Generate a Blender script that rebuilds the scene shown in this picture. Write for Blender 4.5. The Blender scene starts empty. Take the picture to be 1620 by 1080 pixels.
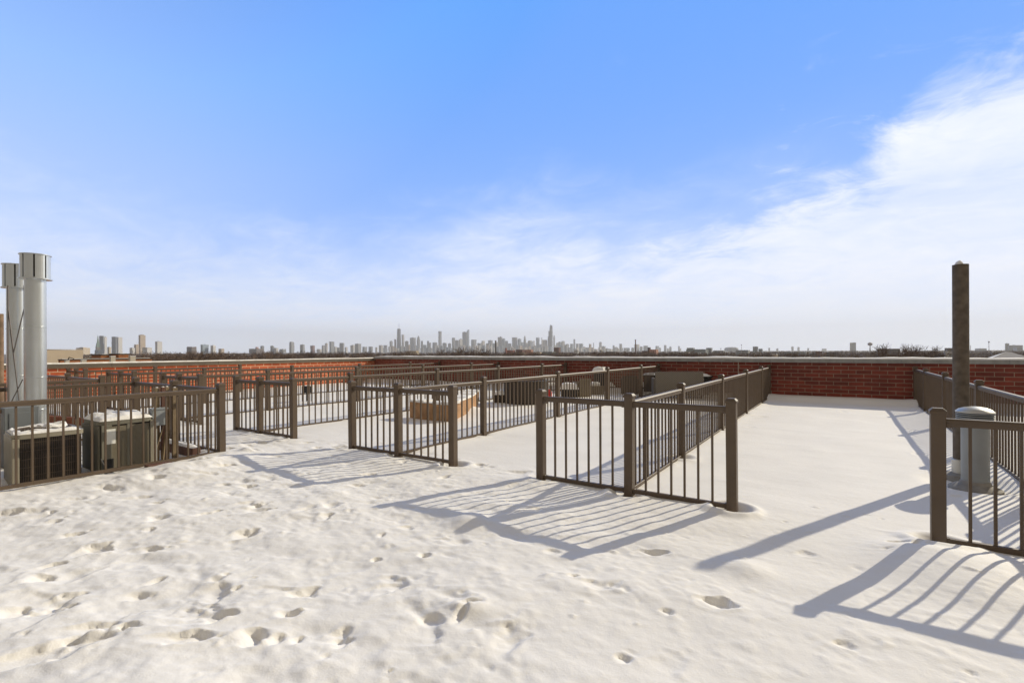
import bpy, bmesh, math, random
import numpy as np
from mathutils import Vector, Matrix
C = bpy.context.scene
COL = C.collection
random.seed(7)
RNG = np.random.default_rng(11)
R = math.radians

# ------------------------------------------------------------------ camera
# Layout frame: x runs along the back parapet, y runs towards it, z up, snow at z = 0, metres.
CAM_F, TH, ROLL, HZ, EYE = 780.756, 0.587775, -0.0040305, 555.063, 1.3005   # focal length in 1620-wide pixels
FWD = Vector((-math.sin(TH), math.cos(TH), 0)); RGT = Vector((math.cos(TH), math.sin(TH), 0)); UPV = Vector((0, 0, 1))
cam = bpy.data.cameras.new('camera'); camo = bpy.data.objects.new('camera', cam); COL.objects.link(camo)
cr, sr = math.cos(ROLL), math.sin(ROLL)
ax = RGT*cr + UPV*sr; up = UPV*cr - RGT*sr; bk = -FWD
camo.matrix_world = Matrix(((ax.x, up.x, bk.x, 0), (ax.y, up.y, bk.y, 0), (ax.z, up.z, bk.z, EYE), (0, 0, 0, 1)))
cam.sensor_width = 36; cam.lens = CAM_F/1620*36; cam.shift_y = (HZ-540)/1620
cam.clip_start = .05; cam.clip_end = 40000
C.camera = camo

def ray(x, y):
    dx = (x-810)/CAM_F; dz = -(y-HZ)/CAM_F
    return RGT*(dx*cr-dz*sr) + FWD + UPV*(dx*sr+dz*cr)
def on_snow(x, y, z=0.):
    r = ray(x, y); t = (z-EYE)/r.z; return Vector((r.x*t, r.y*t, z))
def at(x, y, d):                       # point at distance d ahead
    r = ray(x, y); return Vector((0, 0, EYE)) + r*d

# ------------------------------------------------------------------ sky, sun, exposure
SUN_EL, SUN_AZ = 28.3, 65.0            # azimuth counter-clockwise from +x
C.view_settings.view_transform = 'Standard'; C.view_settings.look = 'None'
C.view_settings.exposure = 0.0; C.view_settings.gamma = 1.0; C.view_settings.use_curve_mapping = False
C.render.film_transparent = False
SKY_STR = 0.085
def build_world():
    w = bpy.data.worlds.new('World'); C.world = w; w.use_nodes = True
    nt = w.node_tree; N = nt.nodes; L = nt.links; N.clear()
    def nd(t, **k):
        n = N.new(t)
        for a, b in k.items(): setattr(n, a, b)
        return n
    def mth(op, a, b=None, c=None):
        n = nd('ShaderNodeMath', operation=op)
        for i, v in enumerate((a, b, c)):
            if v is None: continue
            if isinstance(v, (int, float)): n.inputs[i].default_value = v
            else: L.new(v, n.inputs[i])
        return n.outputs[0]
    tc = nd('ShaderNodeTexCoord'); sep = nd('ShaderNodeSeparateXYZ'); L.new(tc.outputs['Generated'], sep.inputs[0])
    x, y, z = sep.outputs
    zc = mth('MAXIMUM', z, 0.012)
    cmb = nd('ShaderNodeCombineXYZ'); L.new(x, cmb.inputs[0]); L.new(y, cmb.inputs[1]); L.new(zc, cmb.inputs[2])
    sky = nd('ShaderNodeTexSky', sky_type='NISHITA'); sky.sun_disc = False
    sky.sun_elevation = R(SUN_EL); sky.sun_rotation = R(90-SUN_AZ)
    sky.air_density = 1.0; sky.dust_density = 0.6; sky.ozone_density = 2.0; sky.altitude = 100
    L.new(cmb.outputs[0], sky.inputs[0])
    # clouds: azimuth from the middle of the view (degrees, clockwise) and elevation (degrees)
    fx = mth('ADD', mth('MULTIPLY', x, FWD.x), mth('MULTIPLY', y, FWD.y))
    rx = mth('ADD', mth('MULTIPLY', x, RGT.x), mth('MULTIPLY', y, RGT.y))
    az = mth('MULTIPLY', mth('ARCTAN2', rx, fx), 180/math.pi)
    el = mth('MULTIPLY', mth('ARCSINE', z), 180/math.pi)
    # wispy noise on a high cloud layer
    lay = nd('ShaderNodeCombineXYZ')
    L.new(mth('DIVIDE', x, mth('ADD', zc, .22)), lay.inputs[0]); L.new(mth('DIVIDE', y, mth('ADD', zc, .22)), lay.inputs[1])
    mp = nd('ShaderNodeMapping'); mp.inputs['Rotation'].default_value = (0, 0, R(-25)); mp.inputs['Scale'].default_value = (1.05, 1.3, 1)
    L.new(lay.outputs[0], mp.inputs[0])
    n1 = nd('ShaderNodeTexNoise'); n1.inputs['Scale'].default_value = 1.5; n1.inputs['Detail'].default_value = 10; n1.inputs['Roughness'].default_value = .6; n1.inputs['Distortion'].default_value = .5
    n2 = nd('ShaderNodeTexNoise'); n2.inputs['Scale'].default_value = 3.8; n2.inputs['Detail'].default_value = 8; n2.inputs['Roughness'].default_value = .62; n2.inputs['Distortion'].default_value = .9
    L.new(mp.outputs[0], n1.inputs[0]); L.new(mp.outputs[0], n2.inputs[0])
    # edge of the bank: elevation as a curve over azimuth
    cv = nd('ShaderNodeFloatCurve'); c = cv.mapping.curves[0]
    pts = [(-180, 10), (-70, 8), (-46, 8.5), (-25, 7), (-12, 8.5), (3, 12.8), (12, 12.6), (25, 14.5), (33, 16.8), (37, 19), (41, 22.3), (46, 23.5), (60, 24), (90, 24), (180, 12)]
    for i, (a, e) in enumerate(pts):
        p = ((a+180)/360, e/40)
        if i == 0: c.points[0].location = p
        elif i == len(pts)-1: c.points[-1].location = p
        else: c.points.new(*p)
    for p in c.points: p.handle_type = 'AUTO_CLAMPED'
    cv.mapping.update()
    L.new(mth('DIVIDE', mth('ADD', az, 180), 360), cv.inputs['Value'])
    edge = mth('MULTIPLY', cv.outputs[0], 40)
    nn = mth('ADD', mth('MULTIPLY', mth('SUBTRACT', n1.outputs[0], .5), 11), mth('MULTIPLY', mth('SUBTRACT', n2.outputs[0], .5), 9))
    dd = mth('ADD', mth('SUBTRACT', edge, el), nn)
    def smooth(v, a, b):
        n = nd('ShaderNodeMapRange', interpolation_type='SMOOTHSTEP')
        L.new(v, n.inputs['Value']); n.inputs['From Min'].default_value = a; n.inputs['From Max'].default_value = b
        return n.outputs[0]
    # crisp to the right, diffuse to the left
    soft = smooth(az, 0, 40)
    m_soft = smooth(dd, -9, 9); m_hard = smooth(dd, -.8, 4.2)
    bank = mth('ADD', mth('MULTIPLY', m_hard, soft), mth('MULTIPLY', m_soft, mth('SUBTRACT', 1, soft)))
    # a few faint wisps above the bank
    wis = mth('MULTIPLY', smooth(n2.outputs[0], .56, .80), mth('MULTIPLY', smooth(az, 5, 22), smooth(el, 34, 20)))
    body = mth('ADD', .84, mth('ADD', mth('MULTIPLY', mth('SUBTRACT', n1.outputs[0], .5), .9), mth('MULTIPLY', mth('SUBTRACT', n2.outputs[0], .5), .55)))
    cloud = mth('MINIMUM', mth('MAXIMUM', mth('MULTIPLY', bank, body), mth('MULTIPLY', wis, .5)), 1.0)
    # general brightening of the air towards the horizon
    hz = mth('POWER', 2.718, mth('MULTIPLY', mth('MAXIMUM', el, 0), -1/9.))
    hzl = mth('MULTIPLY', mth('POWER', 2.718, mth('MULTIPLY', mth('MAXIMUM', el, 0), -1/22.)), smooth(az, 20, -60))
    veil = mth('MINIMUM', mth('MAXIMUM', mth('MULTIPLY', hz, 1.0), mth('MULTIPLY', hzl, .74)), 1.0)
    blue = nd('ShaderNodeMix', data_type='RGBA', blend_type='MULTIPLY'); blue.inputs[0].default_value = 1
    L.new(sky.outputs[0], blue.inputs[6]); blue.inputs[7].default_value = BLUE
    dk = nd('ShaderNodeMix', data_type='RGBA', blend_type='DARKEN'); dk.inputs[0].default_value = 1; L.new(blue.outputs[2], dk.inputs[6]); dk.inputs[7].default_value = BLUECAP
    m1 = nd('ShaderNodeMix', data_type='RGBA'); L.new(veil, m1.inputs[0]); L.new(dk.outputs[2], m1.inputs[6]); m1.inputs[7].default_value = VEIL
    m2 = nd('ShaderNodeMix', data_type='RGBA'); L.new(cloud, m2.inputs[0]); L.new(m1.outputs[2], m2.inputs[6]); m2.inputs[7].default_value = CLOUD
    # the rest of the sky, overhead and behind: an invented warm fill that neutralises the ambient light
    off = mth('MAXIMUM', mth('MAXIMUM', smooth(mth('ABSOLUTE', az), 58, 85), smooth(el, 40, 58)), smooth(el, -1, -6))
    m3 = nd('ShaderNodeMix', data_type='RGBA'); L.new(off, m3.inputs[0]); L.new(m2.outputs[2], m3.inputs[6]); m3.inputs[7].default_value = OFF_FILL
    m2 = m3
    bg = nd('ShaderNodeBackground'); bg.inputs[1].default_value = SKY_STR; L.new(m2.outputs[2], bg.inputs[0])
    out = nd('ShaderNodeOutputWorld'); L.new(bg.outputs[0], out.inputs[0])
K = 1/SKY_STR
BLUE = (1.0, 2.4, 3.9, 1)
BLUECAP = (.130*K, .385*K, 1.02*K, 1)
VEIL = (1.10*K, 1.19*K, 1.30*K, 1)
CLOUD = (.95*K, 1.0*K, 1.12*K, 1)
OFF_FILL = (.34*K, .30*K, .245*K, 1)
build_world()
sun = bpy.data.lights.new('sun', 'SUN'); suno = bpy.data.objects.new('sun', sun); COL.objects.link(suno)
sun.energy = 3.75; sun.angle = R(.5); sun.color = (1, .90, .70)
sd = Vector((math.cos(R(SUN_AZ))*math.cos(R(SUN_EL)), math.sin(R(SUN_AZ))*math.cos(R(SUN_EL)), math.sin(R(SUN_EL))))
suno.rotation_euler = sd.to_track_quat('Z', 'Y').to_euler(); suno.location = sd*40

# ------------------------------------------------------------------ materials
MATS = {}
def mat(name, col, rough=.6, metal=0., var=0., vscale=8., bump=0., bscale=40., spec=.5):
    if name in MATS: return MATS[name]
    m = bpy.data.materials.new(name); m.use_nodes = True; nt = m.node_tree; b = nt.nodes['Principled BSDF']
    b.inputs['Base Color'].default_value = (*col, 1); b.inputs['Roughness'].default_value = rough; b.inputs['Metallic'].default_value = metal
    b.inputs['Specular IOR Level'].default_value = spec
    tc = nt.nodes.new('ShaderNodeTexCoord')
    if var:
        n = nt.nodes.new('ShaderNodeTexNoise'); n.inputs['Scale'].default_value = vscale; n.inputs['Detail'].default_value = 6
        nt.links.new(tc.outputs['Object'], n.inputs[0])
        r = nt.nodes.new('ShaderNodeMapRange'); r.inputs['To Min'].default_value = 1-var; r.inputs['To Max'].default_value = 1+var
        r.inputs['From Min'].default_value = .3; r.inputs['From Max'].default_value = .7
        nt.links.new(n.outputs[0], r.inputs[0])
        mx = nt.nodes.new('ShaderNodeMix'); mx.data_type = 'RGBA'; mx.blend_type = 'MULTIPLY'; mx.inputs[0].default_value = 1
        mx.inputs[6].default_value = (*col, 1); nt.links.new(r.outputs[0], mx.inputs[7]); nt.links.new(mx.outputs[2], b.inputs['Base Color'])
    if bump:
        n = nt.nodes.new('ShaderNodeTexNoise'); n.inputs['Scale'].default_value = bscale; n.inputs['Detail'].default_value = 5
        nt.links.new(tc.outputs['Object'], n.inputs[0])
        bp = nt.nodes.new('ShaderNodeBump'); bp.inputs['Strength'].default_value = bump; bp.inputs['Distance'].default_value = .01
        nt.links.new(n.outputs[0], bp.inputs['Height']); nt.links.new(bp.outputs[0], b.inputs['Normal'])
    MATS[name] = m; return m
def brick_mat(name, c1, c2, mortar, axis, bw=.314, rh=.0985, ms=.0055):
    m = bpy.data.materials.new(name); m.use_nodes = True; nt = m.node_tree; L = nt.links; b = nt.nodes['Principled BSDF']
    tc = nt.nodes.new('ShaderNodeTexCoord'); s = nt.nodes.new('ShaderNodeSeparateXYZ'); L.new(tc.outputs['Object'], s.inputs[0])
    c = nt.nodes.new('ShaderNodeCombineXYZ'); L.new(s.outputs[axis], c.inputs[0]); L.new(s.outputs[2], c.inputs[1])
    t = nt.nodes.new('ShaderNodeTexBrick'); L.new(c.outputs[0], t.inputs[0]); t.offset = .5; t.squash = 1
    t.inputs['Color1'].default_value = (*c1, 1); t.inputs['Color2'].default_value = (*c2, 1); t.inputs['Mortar'].default_value = (*mortar, 1)
    t.inputs['Scale'].default_value = 1; t.inputs['Mortar Size'].default_value = ms; t.inputs['Mortar Smooth'].default_value = .1
    t.inputs['Brick Width'].default_value = bw; t.inputs['Row Height'].default_value = rh; t.inputs['Bias'].default_value = 0
    n = nt.nodes.new('ShaderNodeTexNoise'); n.inputs['Scale'].default_value = 3; n.inputs['Detail'].default_value = 8; n.inputs['Roughness'].default_value = .7
    L.new(tc.outputs['Object'], n.inputs[0])
    r = nt.nodes.new('ShaderNodeMapRange'); r.inputs['From Min'].default_value = .3; r.inputs['From Max'].default_value = .7; r.inputs['To Min'].default_value = .75; r.inputs['To Max'].default_value = 1.25
    L.new(n.outputs[0], r.inputs[0])
    mx = nt.nodes.new('ShaderNodeMix'); mx.data_type = 'RGBA'; mx.blend_type = 'MULTIPLY'; mx.inputs[0].default_value = 1
    L.new(t.outputs[0], mx.inputs[6]); L.new(r.outputs[0], mx.inputs[7]); L.new(mx.outputs[2], b.inputs['Base Color'])
    bp = nt.nodes.new('ShaderNodeBump'); bp.inputs['Strength'].default_value = .5; bp.inputs['Distance'].default_value = .006; bp.invert = True
    L.new(t.outputs['Fac'], bp.inputs['Height']); L.new(bp.outputs[0], b.inputs['Normal'])
    b.inputs['Roughness'].default_value = .85
    MATS[name] = m; return m
BRONZE = mat('bronze_paint', (.112, .079, .053), .48, 0, .10, 5, .06, 120, spec=.4)
SNOW = mat('packed_snow', (.88, .862, .835), .75, 0, 0, 1, .5, 60, spec=.3)
BEIGE = mat('beige_enamel', (.30, .27, .205), .5, 0, .12, 6)
OLIVE = mat('grey_olive_enamel', (.19, .178, .14), .6, 0, .12, 6, spec=.25)
COILD = mat('dark_coil', (.035, .025, .02), .6, 0, .3, 30)
BLACK = mat('black_rubber', (.012, .012, .012), .7)
GALV = mat('galvanised_steel', (.68, .71, .71), .28, .85, .10, 2.5)
GALVD = mat('grey_sheet_metal', (.175, .19, .20), .6, .1, .12, 4)
PIPEM = mat('rusty_dark_pipe', (.115, .090, .066), .8, 0, .32, 14, .5, 30)
VENTM = mat('grey_vent_metal', (.30, .315, .315), .5, .15, .10, 5)
ALU = mat('pale_spun_aluminium', (.55, .54, .50), .4, .5, .08, 6)
STONE = mat('grey_coping_stone', (.31, .31, .30), .85, 0, .2, 6, .4, 50)
COPBR = mat('brown_coping_metal', (.135, .112, .085), .5, 0, .1, 3)
WOODO = mat('orange_cedar', (.40, .225, .11), .7, 0, .25, 7, .3, 30)
WOODT = mat('tan_lumber', (.20, .145, .085), .75, 0, .25, 10, .3, 30)
WOODD = mat('dark_red_lumber', (.12, .055, .035), .75, 0, .25, 10, .3, 30)
PAPER = mat('pale_paper', (.80, .80, .74), .7)
RED = mat('red_plastic', (.55, .02, .015), .5)
PURPLE = mat('magenta_plastic', (.20, .03, .14), .5)
WHITEP = mat('white_tube_metal', (.7, .68, .64), .5)
DEEP = mat('dark_furniture', (.03, .028, .026), .7)
def wicker_mat(name, c1, c2):
    m = bpy.data.materials.new(name); m.use_nodes = True; nt = m.node_tree; L = nt.links; b = nt.nodes['Principled BSDF']
    tc = nt.nodes.new('ShaderNodeTexCoord')
    t = nt.nodes.new('ShaderNodeTexChecker'); t.inputs['Scale'].default_value = 34; L.new(tc.outputs['Object'], t.inputs[0])
    t.inputs[1].default_value = (*c1, 1); t.inputs[2].default_value = (*c2, 1); L.new(t.outputs[0], b.inputs['Base Color']); b.inputs['Roughness'].default_value = .7
    MATS[name] = m; return m
WICK = wicker_mat('grey_brown_wicker', (.24, .21, .17), (.13, .11, .09))
WICKD = wicker_mat('dark_brown_wicker', (.06, .045, .032), (.035, .026, .019))
WICKT = wicker_mat('tan_wicker', (.24, .19, .12), (.15, .12, .08))
WALLR = brick_mat('red_brick_shade_tone', (.25, .050, .030), (.15, .032, .022), (.32, .25, .19), 0, ms=.006)  # brick of the back wall, its shade put into darker colours
WALLO = brick_mat('red_brick_sun_tone', (.54, .112, .036), (.43, .085, .03), (.72, .54, .36), 1, ms=.009)  # same brick with the sunlight put into brighter colours

def snow_ground_mat():
    m = bpy.data.materials.new('snow_field'); m.use_nodes = True; nt = m.node_tree; L = nt.links; b = nt.nodes['Principled BSDF']
    b.inputs['Base Color'].default_value = (.89, .868, .835, 1); b.inputs['Roughness'].default_value = .7; b.inputs['Specular IOR Level'].default_value = .25
    tc = nt.nodes.new('ShaderNodeTexCoord')
    def noise(s, d, r):
        n = nt.nodes.new('ShaderNodeTexNoise'); n.inputs['Scale'].default_value = s; n.inputs['Detail'].default_value = d; n.inputs['Roughness'].default_value = r
        L.new(tc.outputs['Object'], n.inputs[0]); return n.outputs[0]
    n1, n2, n3 = noise(14, 6, .65), noise(90, 4, .7), noise(1.4, 4, .5)
    r = nt.nodes.new('ShaderNodeMapRange'); r.inputs['From Min'].default_value = .3; r.inputs['From Max'].default_value = .7; r.inputs['To Min'].default_value = .955; r.inputs['To Max'].default_value = 1.03
    L.new(n3, r.inputs[0])
    mx = nt.nodes.new('ShaderNodeMix'); mx.data_type = 'RGBA'; mx.blend_type = 'MULTIPLY'; mx.inputs[0].default_value = 1
    mx.inputs[6].default_value = (.89, .868, .835, 1); L.new(r.outputs[0], mx.inputs[7]); L.new(mx.outputs[2], b.inputs['Base Color'])
    b1 = nt.nodes.new('ShaderNodeBump'); b1.inputs['Strength'].default_value = .30; b1.inputs['Distance'].default_value = .012; L.new(n1, b1.inputs['Height'])
    b2 = nt.nodes.new('ShaderNodeBump'); b2.inputs['Strength'].default_value = .35; b2.inputs['Distance'].default_value = .004; L.new(n2, b2.inputs['Height']); L.new(b1.outputs[0], b2.inputs['Normal'])
    L.new(b2.outputs[0], b.inputs['Normal'])
    return m

# ------------------------------------------------------------------ mesh helpers
class MB:
    def __init__(s): s.v = []; s.f = []
    def add(s, vs, fs):
        o = len(s.v); s.v += [tuple(v) for v in vs]; s.f += [tuple(i+o for i in f) for f in fs]; return s
    def box(s, x0, x1, y0, y1, z0, z1):
        vs = [(x, y, z) for z in (z0, z1) for x, y in ((x0, y0), (x1, y0), (x1, y1), (x0, y1))]
        return s.add(vs, [(3, 2, 1, 0), (4, 5, 6, 7), (0, 1, 5, 4), (1, 2, 6, 5), (2, 3, 7, 6), (3, 0, 4, 7)])
    def frustum(s, cx, cy, a0, a1, z0, z1):
        vs = [(cx+sx*a, cy+sy*a, z) for a, z in ((a0, z0), (a1, z1)) for sx, sy in ((-1, -1), (1, -1), (1, 1), (-1, 1))]
        return s.add(vs, [(3, 2, 1, 0), (4, 5, 6, 7), (0, 1, 5, 4), (1, 2, 6, 5), (2, 3, 7, 6), (3, 0, 4, 7)])
    def tube(s, p, q, r, n=8, r2=None):
        p, q = Vector(p), Vector(q); d = (q-p).normalized(); a = d.orthogonal().normalized(); b = d.cross(a); r2 = r if r2 is None else r2
        vs = [p+(a*math.cos(t)+b*math.sin(t))*r for t in [2*math.pi*i/n for i in range(n)]] + [q+(a*math.cos(t)+b*math.sin(t))*r2 for t in [2*math.pi*i/n for i in range(n)]]
        return s.add(vs, [(i, (i+1) % n, n+(i+1) % n, n+i) for i in range(n)] + [tuple(range(n-1, -1, -1)), tuple(range(n, 2*n))])
    def bar(s, p, q, w, h):
        p, q = Vector(p), Vector(q); d = (q-p).normalized(); a = d.cross(Vector((0, 0, 1)))
        a = (a.normalized() if a.length > 1e-4 else Vector((1, 0, 0))); b = a.cross(d)
        vs = [c+a*sx*w/2+b*sy*h/2 for c in (p, q) for sx, sy in ((-1, -1), (1, -1), (1, 1), (-1, 1))]
        return s.add(vs, [(0, 1, 2, 3), (7, 6, 5, 4), (0, 4, 5, 1), (1, 5, 6, 2), (2, 6, 7, 3), (3, 7, 4, 0)])
    def lathe(s, prof, cx=0, cy=0, n=32, a0=0, a1=2*math.pi):
        full = abs(a1-a0-2*math.pi) < 1e-6; m = n if full else n+1
        vs = [(cx+r*math.cos(a0+(a1-a0)*i/n), cy+r*math.sin(a0+(a1-a0)*i/n), z) for r, z in prof for i in range(m)]
        fs = []
        for k in range(len(prof)-1):
            for i in range(n):
                j = (i+1) % m; fs.append((k*m+i, k*m+j, (k+1)*m+j, (k+1)*m+i))
        if full:
            if prof[0][0] > 1e-4: fs.append(tuple(range(m-1, -1, -1)))
            if prof[-1][0] > 1e-4: fs.append(tuple(range((len(prof)-1)*m, len(prof)*m)))
        return s.add(vs, fs)
    def prism(s, pts, z0, z1):
        n = len(pts)
        return s.add([(x, y, z0) for x, y in pts]+[(x, y, z1) for x, y in pts], [tuple(range(n-1, -1, -1)), tuple(range(n, 2*n))]+[(i, (i+1) % n, n+(i+1) % n, n+i) for i in range(n)])
    def mesh(s, name, m, smooth=False, bevel=0):
        me = bpy.data.meshes.new(name); me.from_pydata(s.v, [], s.f); me.materials.append(m)
        bm = bmesh.new(); bm.from_mesh(me); bmesh.ops.recalc_face_normals(bm, faces=bm.faces)
        if bevel: bmesh.ops.bevel(bm, geom=[e for e in bm.edges if e.is_manifold and e.calc_face_angle(0) > .6], offset=bevel, segments=1, affect='EDGES', clamp_overlap=True)
        bm.to_mesh(me); bm.free()
        if smooth:
            me.shade_smooth()
            try: me.set_sharp_from_angle(angle=R(40))
            except Exception: pass
        return me
    def build(s, name, m, parent=None, smooth=False, bevel=0):
        return place(name, s.mesh(name, m, smooth, bevel), parent)
def place(name, me, parent=None, loc=None, rz=0):
    o = bpy.data.objects.new(name, me); COL.objects.link(o)
    if parent is not None: o.parent = parent
    if loc is not None: o.location = loc
    if rz: o.rotation_euler = (0, 0, rz)
    return o
def tag(o, label=None, cat=None, group=None, kind=None):
    if label: o['label'] = label
    if cat: o['category'] = cat
    if group: o['group'] = group
    if kind: o['kind'] = kind
    return o
def empty(name, loc, label, cat, group=None, rz=0):
    o = bpy.data.objects.new(name, None); COL.objects.link(o); o.location = loc; o.rotation_euler = (0, 0, rz); o.empty_display_size = .2
    return tag(o, label, cat, group)
def lump(nx, ny, w, d, h, seed=0, amp=.35, name='snow_cap', parent=None, loc=(0, 0, 0), shape=None, rz=0):
    """an uneven pillow of snow, w x d at its foot, h high"""
    rs = np.random.default_rng(seed); g = rs.random((7, 7))
    vs = []; fs = []
    for j in range(ny+1):
        for i in range(nx+1):
            a, b = i/nx*2-1, j/ny*2-1
            e = max(0, 1-a**6)*max(0, 1-b**6)
            if shape == 'round':
                k = max(abs(a), abs(b))/max(math.hypot(a, b), 1e-6); a2, b2 = a*k, b*k; e = max(0, 1-(a2*a2+b2*b2)**3)
            else: a2, b2 = a, b
            gx, gy = (a+1)*2.9, (b+1)*2.9; i0, j0 = int(gx), int(gy); fx, fy = gx-i0, gy-j0
            q = (g[j0, i0]*(1-fx)+g[j0, i0+1]*fx)*(1-fy)+(g[j0+1, i0]*(1-fx)+g[j0+1, i0+1]*fx)*fy
            vs.append((a2*w/2, b2*d/2, h*e**.5*(1-amp+amp*1.6*q)))
    n0 = len(vs)
    for j in range(ny):
        for i in range(nx):
            k = j*(nx+1)+i; fs.append((k, k+1, k+nx+2, k+nx+1))
    m = MB().add(vs, fs); o = place(name, m.mesh(name, SNOW, True), parent, loc, rz)
    return o

# ------------------------------------------------------------------ snow field
def hash2(ix, iy, s):
    h = (ix.astype(np.int64)*374761393 + iy.astype(np.int64)*668265263 + s*974711) & 0xffffffff
    h = ((h ^ (h >> 13))*1274126177) & 0xffffffff
    return ((h ^ (h >> 16)) & 0xffff)/65535.
def vnoise(x, y, s):
    ix, iy = np.floor(x), np.floor(y); fx, fy = x-ix, y-iy; fx = fx*fx*fx*(fx*(fx*6-15)+10); fy = fy*fy*fy*(fy*(fy*6-15)+10)
    a, b, c, d = hash2(ix, iy, s), hash2(ix+1, iy, s), hash2(ix, iy+1, s), hash2(ix+1, iy+1, s)
    return (a*(1-fx)+b*fx)*(1-fy)+(c*(1-fx)+d*fx)*fy-.5
def fbm(x, y, s, o=4, g=.5):
    t = 0; a = 1
    for k in range(o):
        ca, sa = math.cos(k*1.1+.4), math.sin(k*1.1+.4)
        t = t+a*vnoise((x*ca-y*sa)*2**k+k*7.3, (x*sa+y*ca)*2**k-k*3.1, s+k); a *= g
    return t
def sstep(x, a, b):
    t = np.clip((x-a)/(b-a), 0, 1); return t*t*(3-2*t)
def grid_axis(segs):
    out = [segs[0][0]]
    for a, b, d0, d1 in segs:
        x = a
        while x < b-1e-6:
            t = (x-a)/(b-a); x += d0+(d1-d0)*t; out.append(min(x, b))
    return np.array(out)
# marks left in the snow, as seen: x, y in the picture, length, width (m), depth (m), angle
DENTS = [(383,844,.17,.13,.060,20),(244,825,.17,.10,.045,70),(236,840,.10,.08,.03,0),(320,817,.16,.08,.04,40),(244,800,.14,.08,.03,0),(234,867,.13,.08,.035,10),
 (244,919,.13,.06,.035,60),(134,872,.22,.11,.05,70),(61,915,.16,.10,.05,0),(73,895,.15,.07,.04,50),(356,974,.14,.07,.04,0),(450,972,.12,.07,.035,10),(397,1007,.13,.11,.06,0),
 (432,1013,.10,.05,.035,70),(468,1011,.10,.04,.03,80),(281,1015,.34,.09,.05,10),(464,935,.12,.07,.04,0),(430,930,.30,.06,.02,5),(493,937,.05,.03,.02,90),(212,941,.14,.08,.035,10),(356,908,.06,.04,.02,30),
 (517,815,.13,.07,.04,60),(603,844,.10,.04,.03,70),(595,880,.06,.05,.03,0),(534,1002,.14,.05,.03,50),(511,1039,.05,.03,.02,60),(18,968,.15,.09,.04,20),(92,948,.16,.07,.04,40),
 (122,1000,.24,.10,.04,25),(33,1047,.5,.12,.05,35),(77,827,.17,.10,.04,20),(106,848,.14,.06,.035,30),(387,770,.20,.10,.04,0),(346,744,.24,.10,.05,40),(159,774,.22,.12,.05,10),
 (244,762,.22,.12,.05,20),(411,699,.18,.10,.05,10),(350,770,.16,.10,.035,0),(300,740,.3,.12,.05,20),(200,790,.3,.1,.03,15),(110,790,.35,.1,.03,10),(30,810,.4,.12,.03,10),
 (670,875,.09,.08,.05,20),(727,976,.16,.05,.055,75),(735,960,.10,.05,.03,20),(985,1041,.08,.06,.03,0),(1031,869,.17,.07,.05,-15),(1130,953,.15,.10,.055,-10),(907,911,.07,.04,.03,0),
 (536,1014,.10,.05,.03,30),(594,881,.07,.05,.035,0),(1420,864,.14,.07,.035,0),(1053,968,.05,.04,.02,0),(1328,1017,.05,.03,.02,0),(1450,870,.16,.05,.02,30),
 (640,830,.12,.08,.025,20),(560,765,.15,.08,.03,0),(480,700,.2,.1,.03,20),(600,930,.2,.12,.02,30),(700,850,.1,.06,.015,0),(870,870,.12,.07,.02,0),(1270,875,.1,.05,.015,0)]
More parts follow.
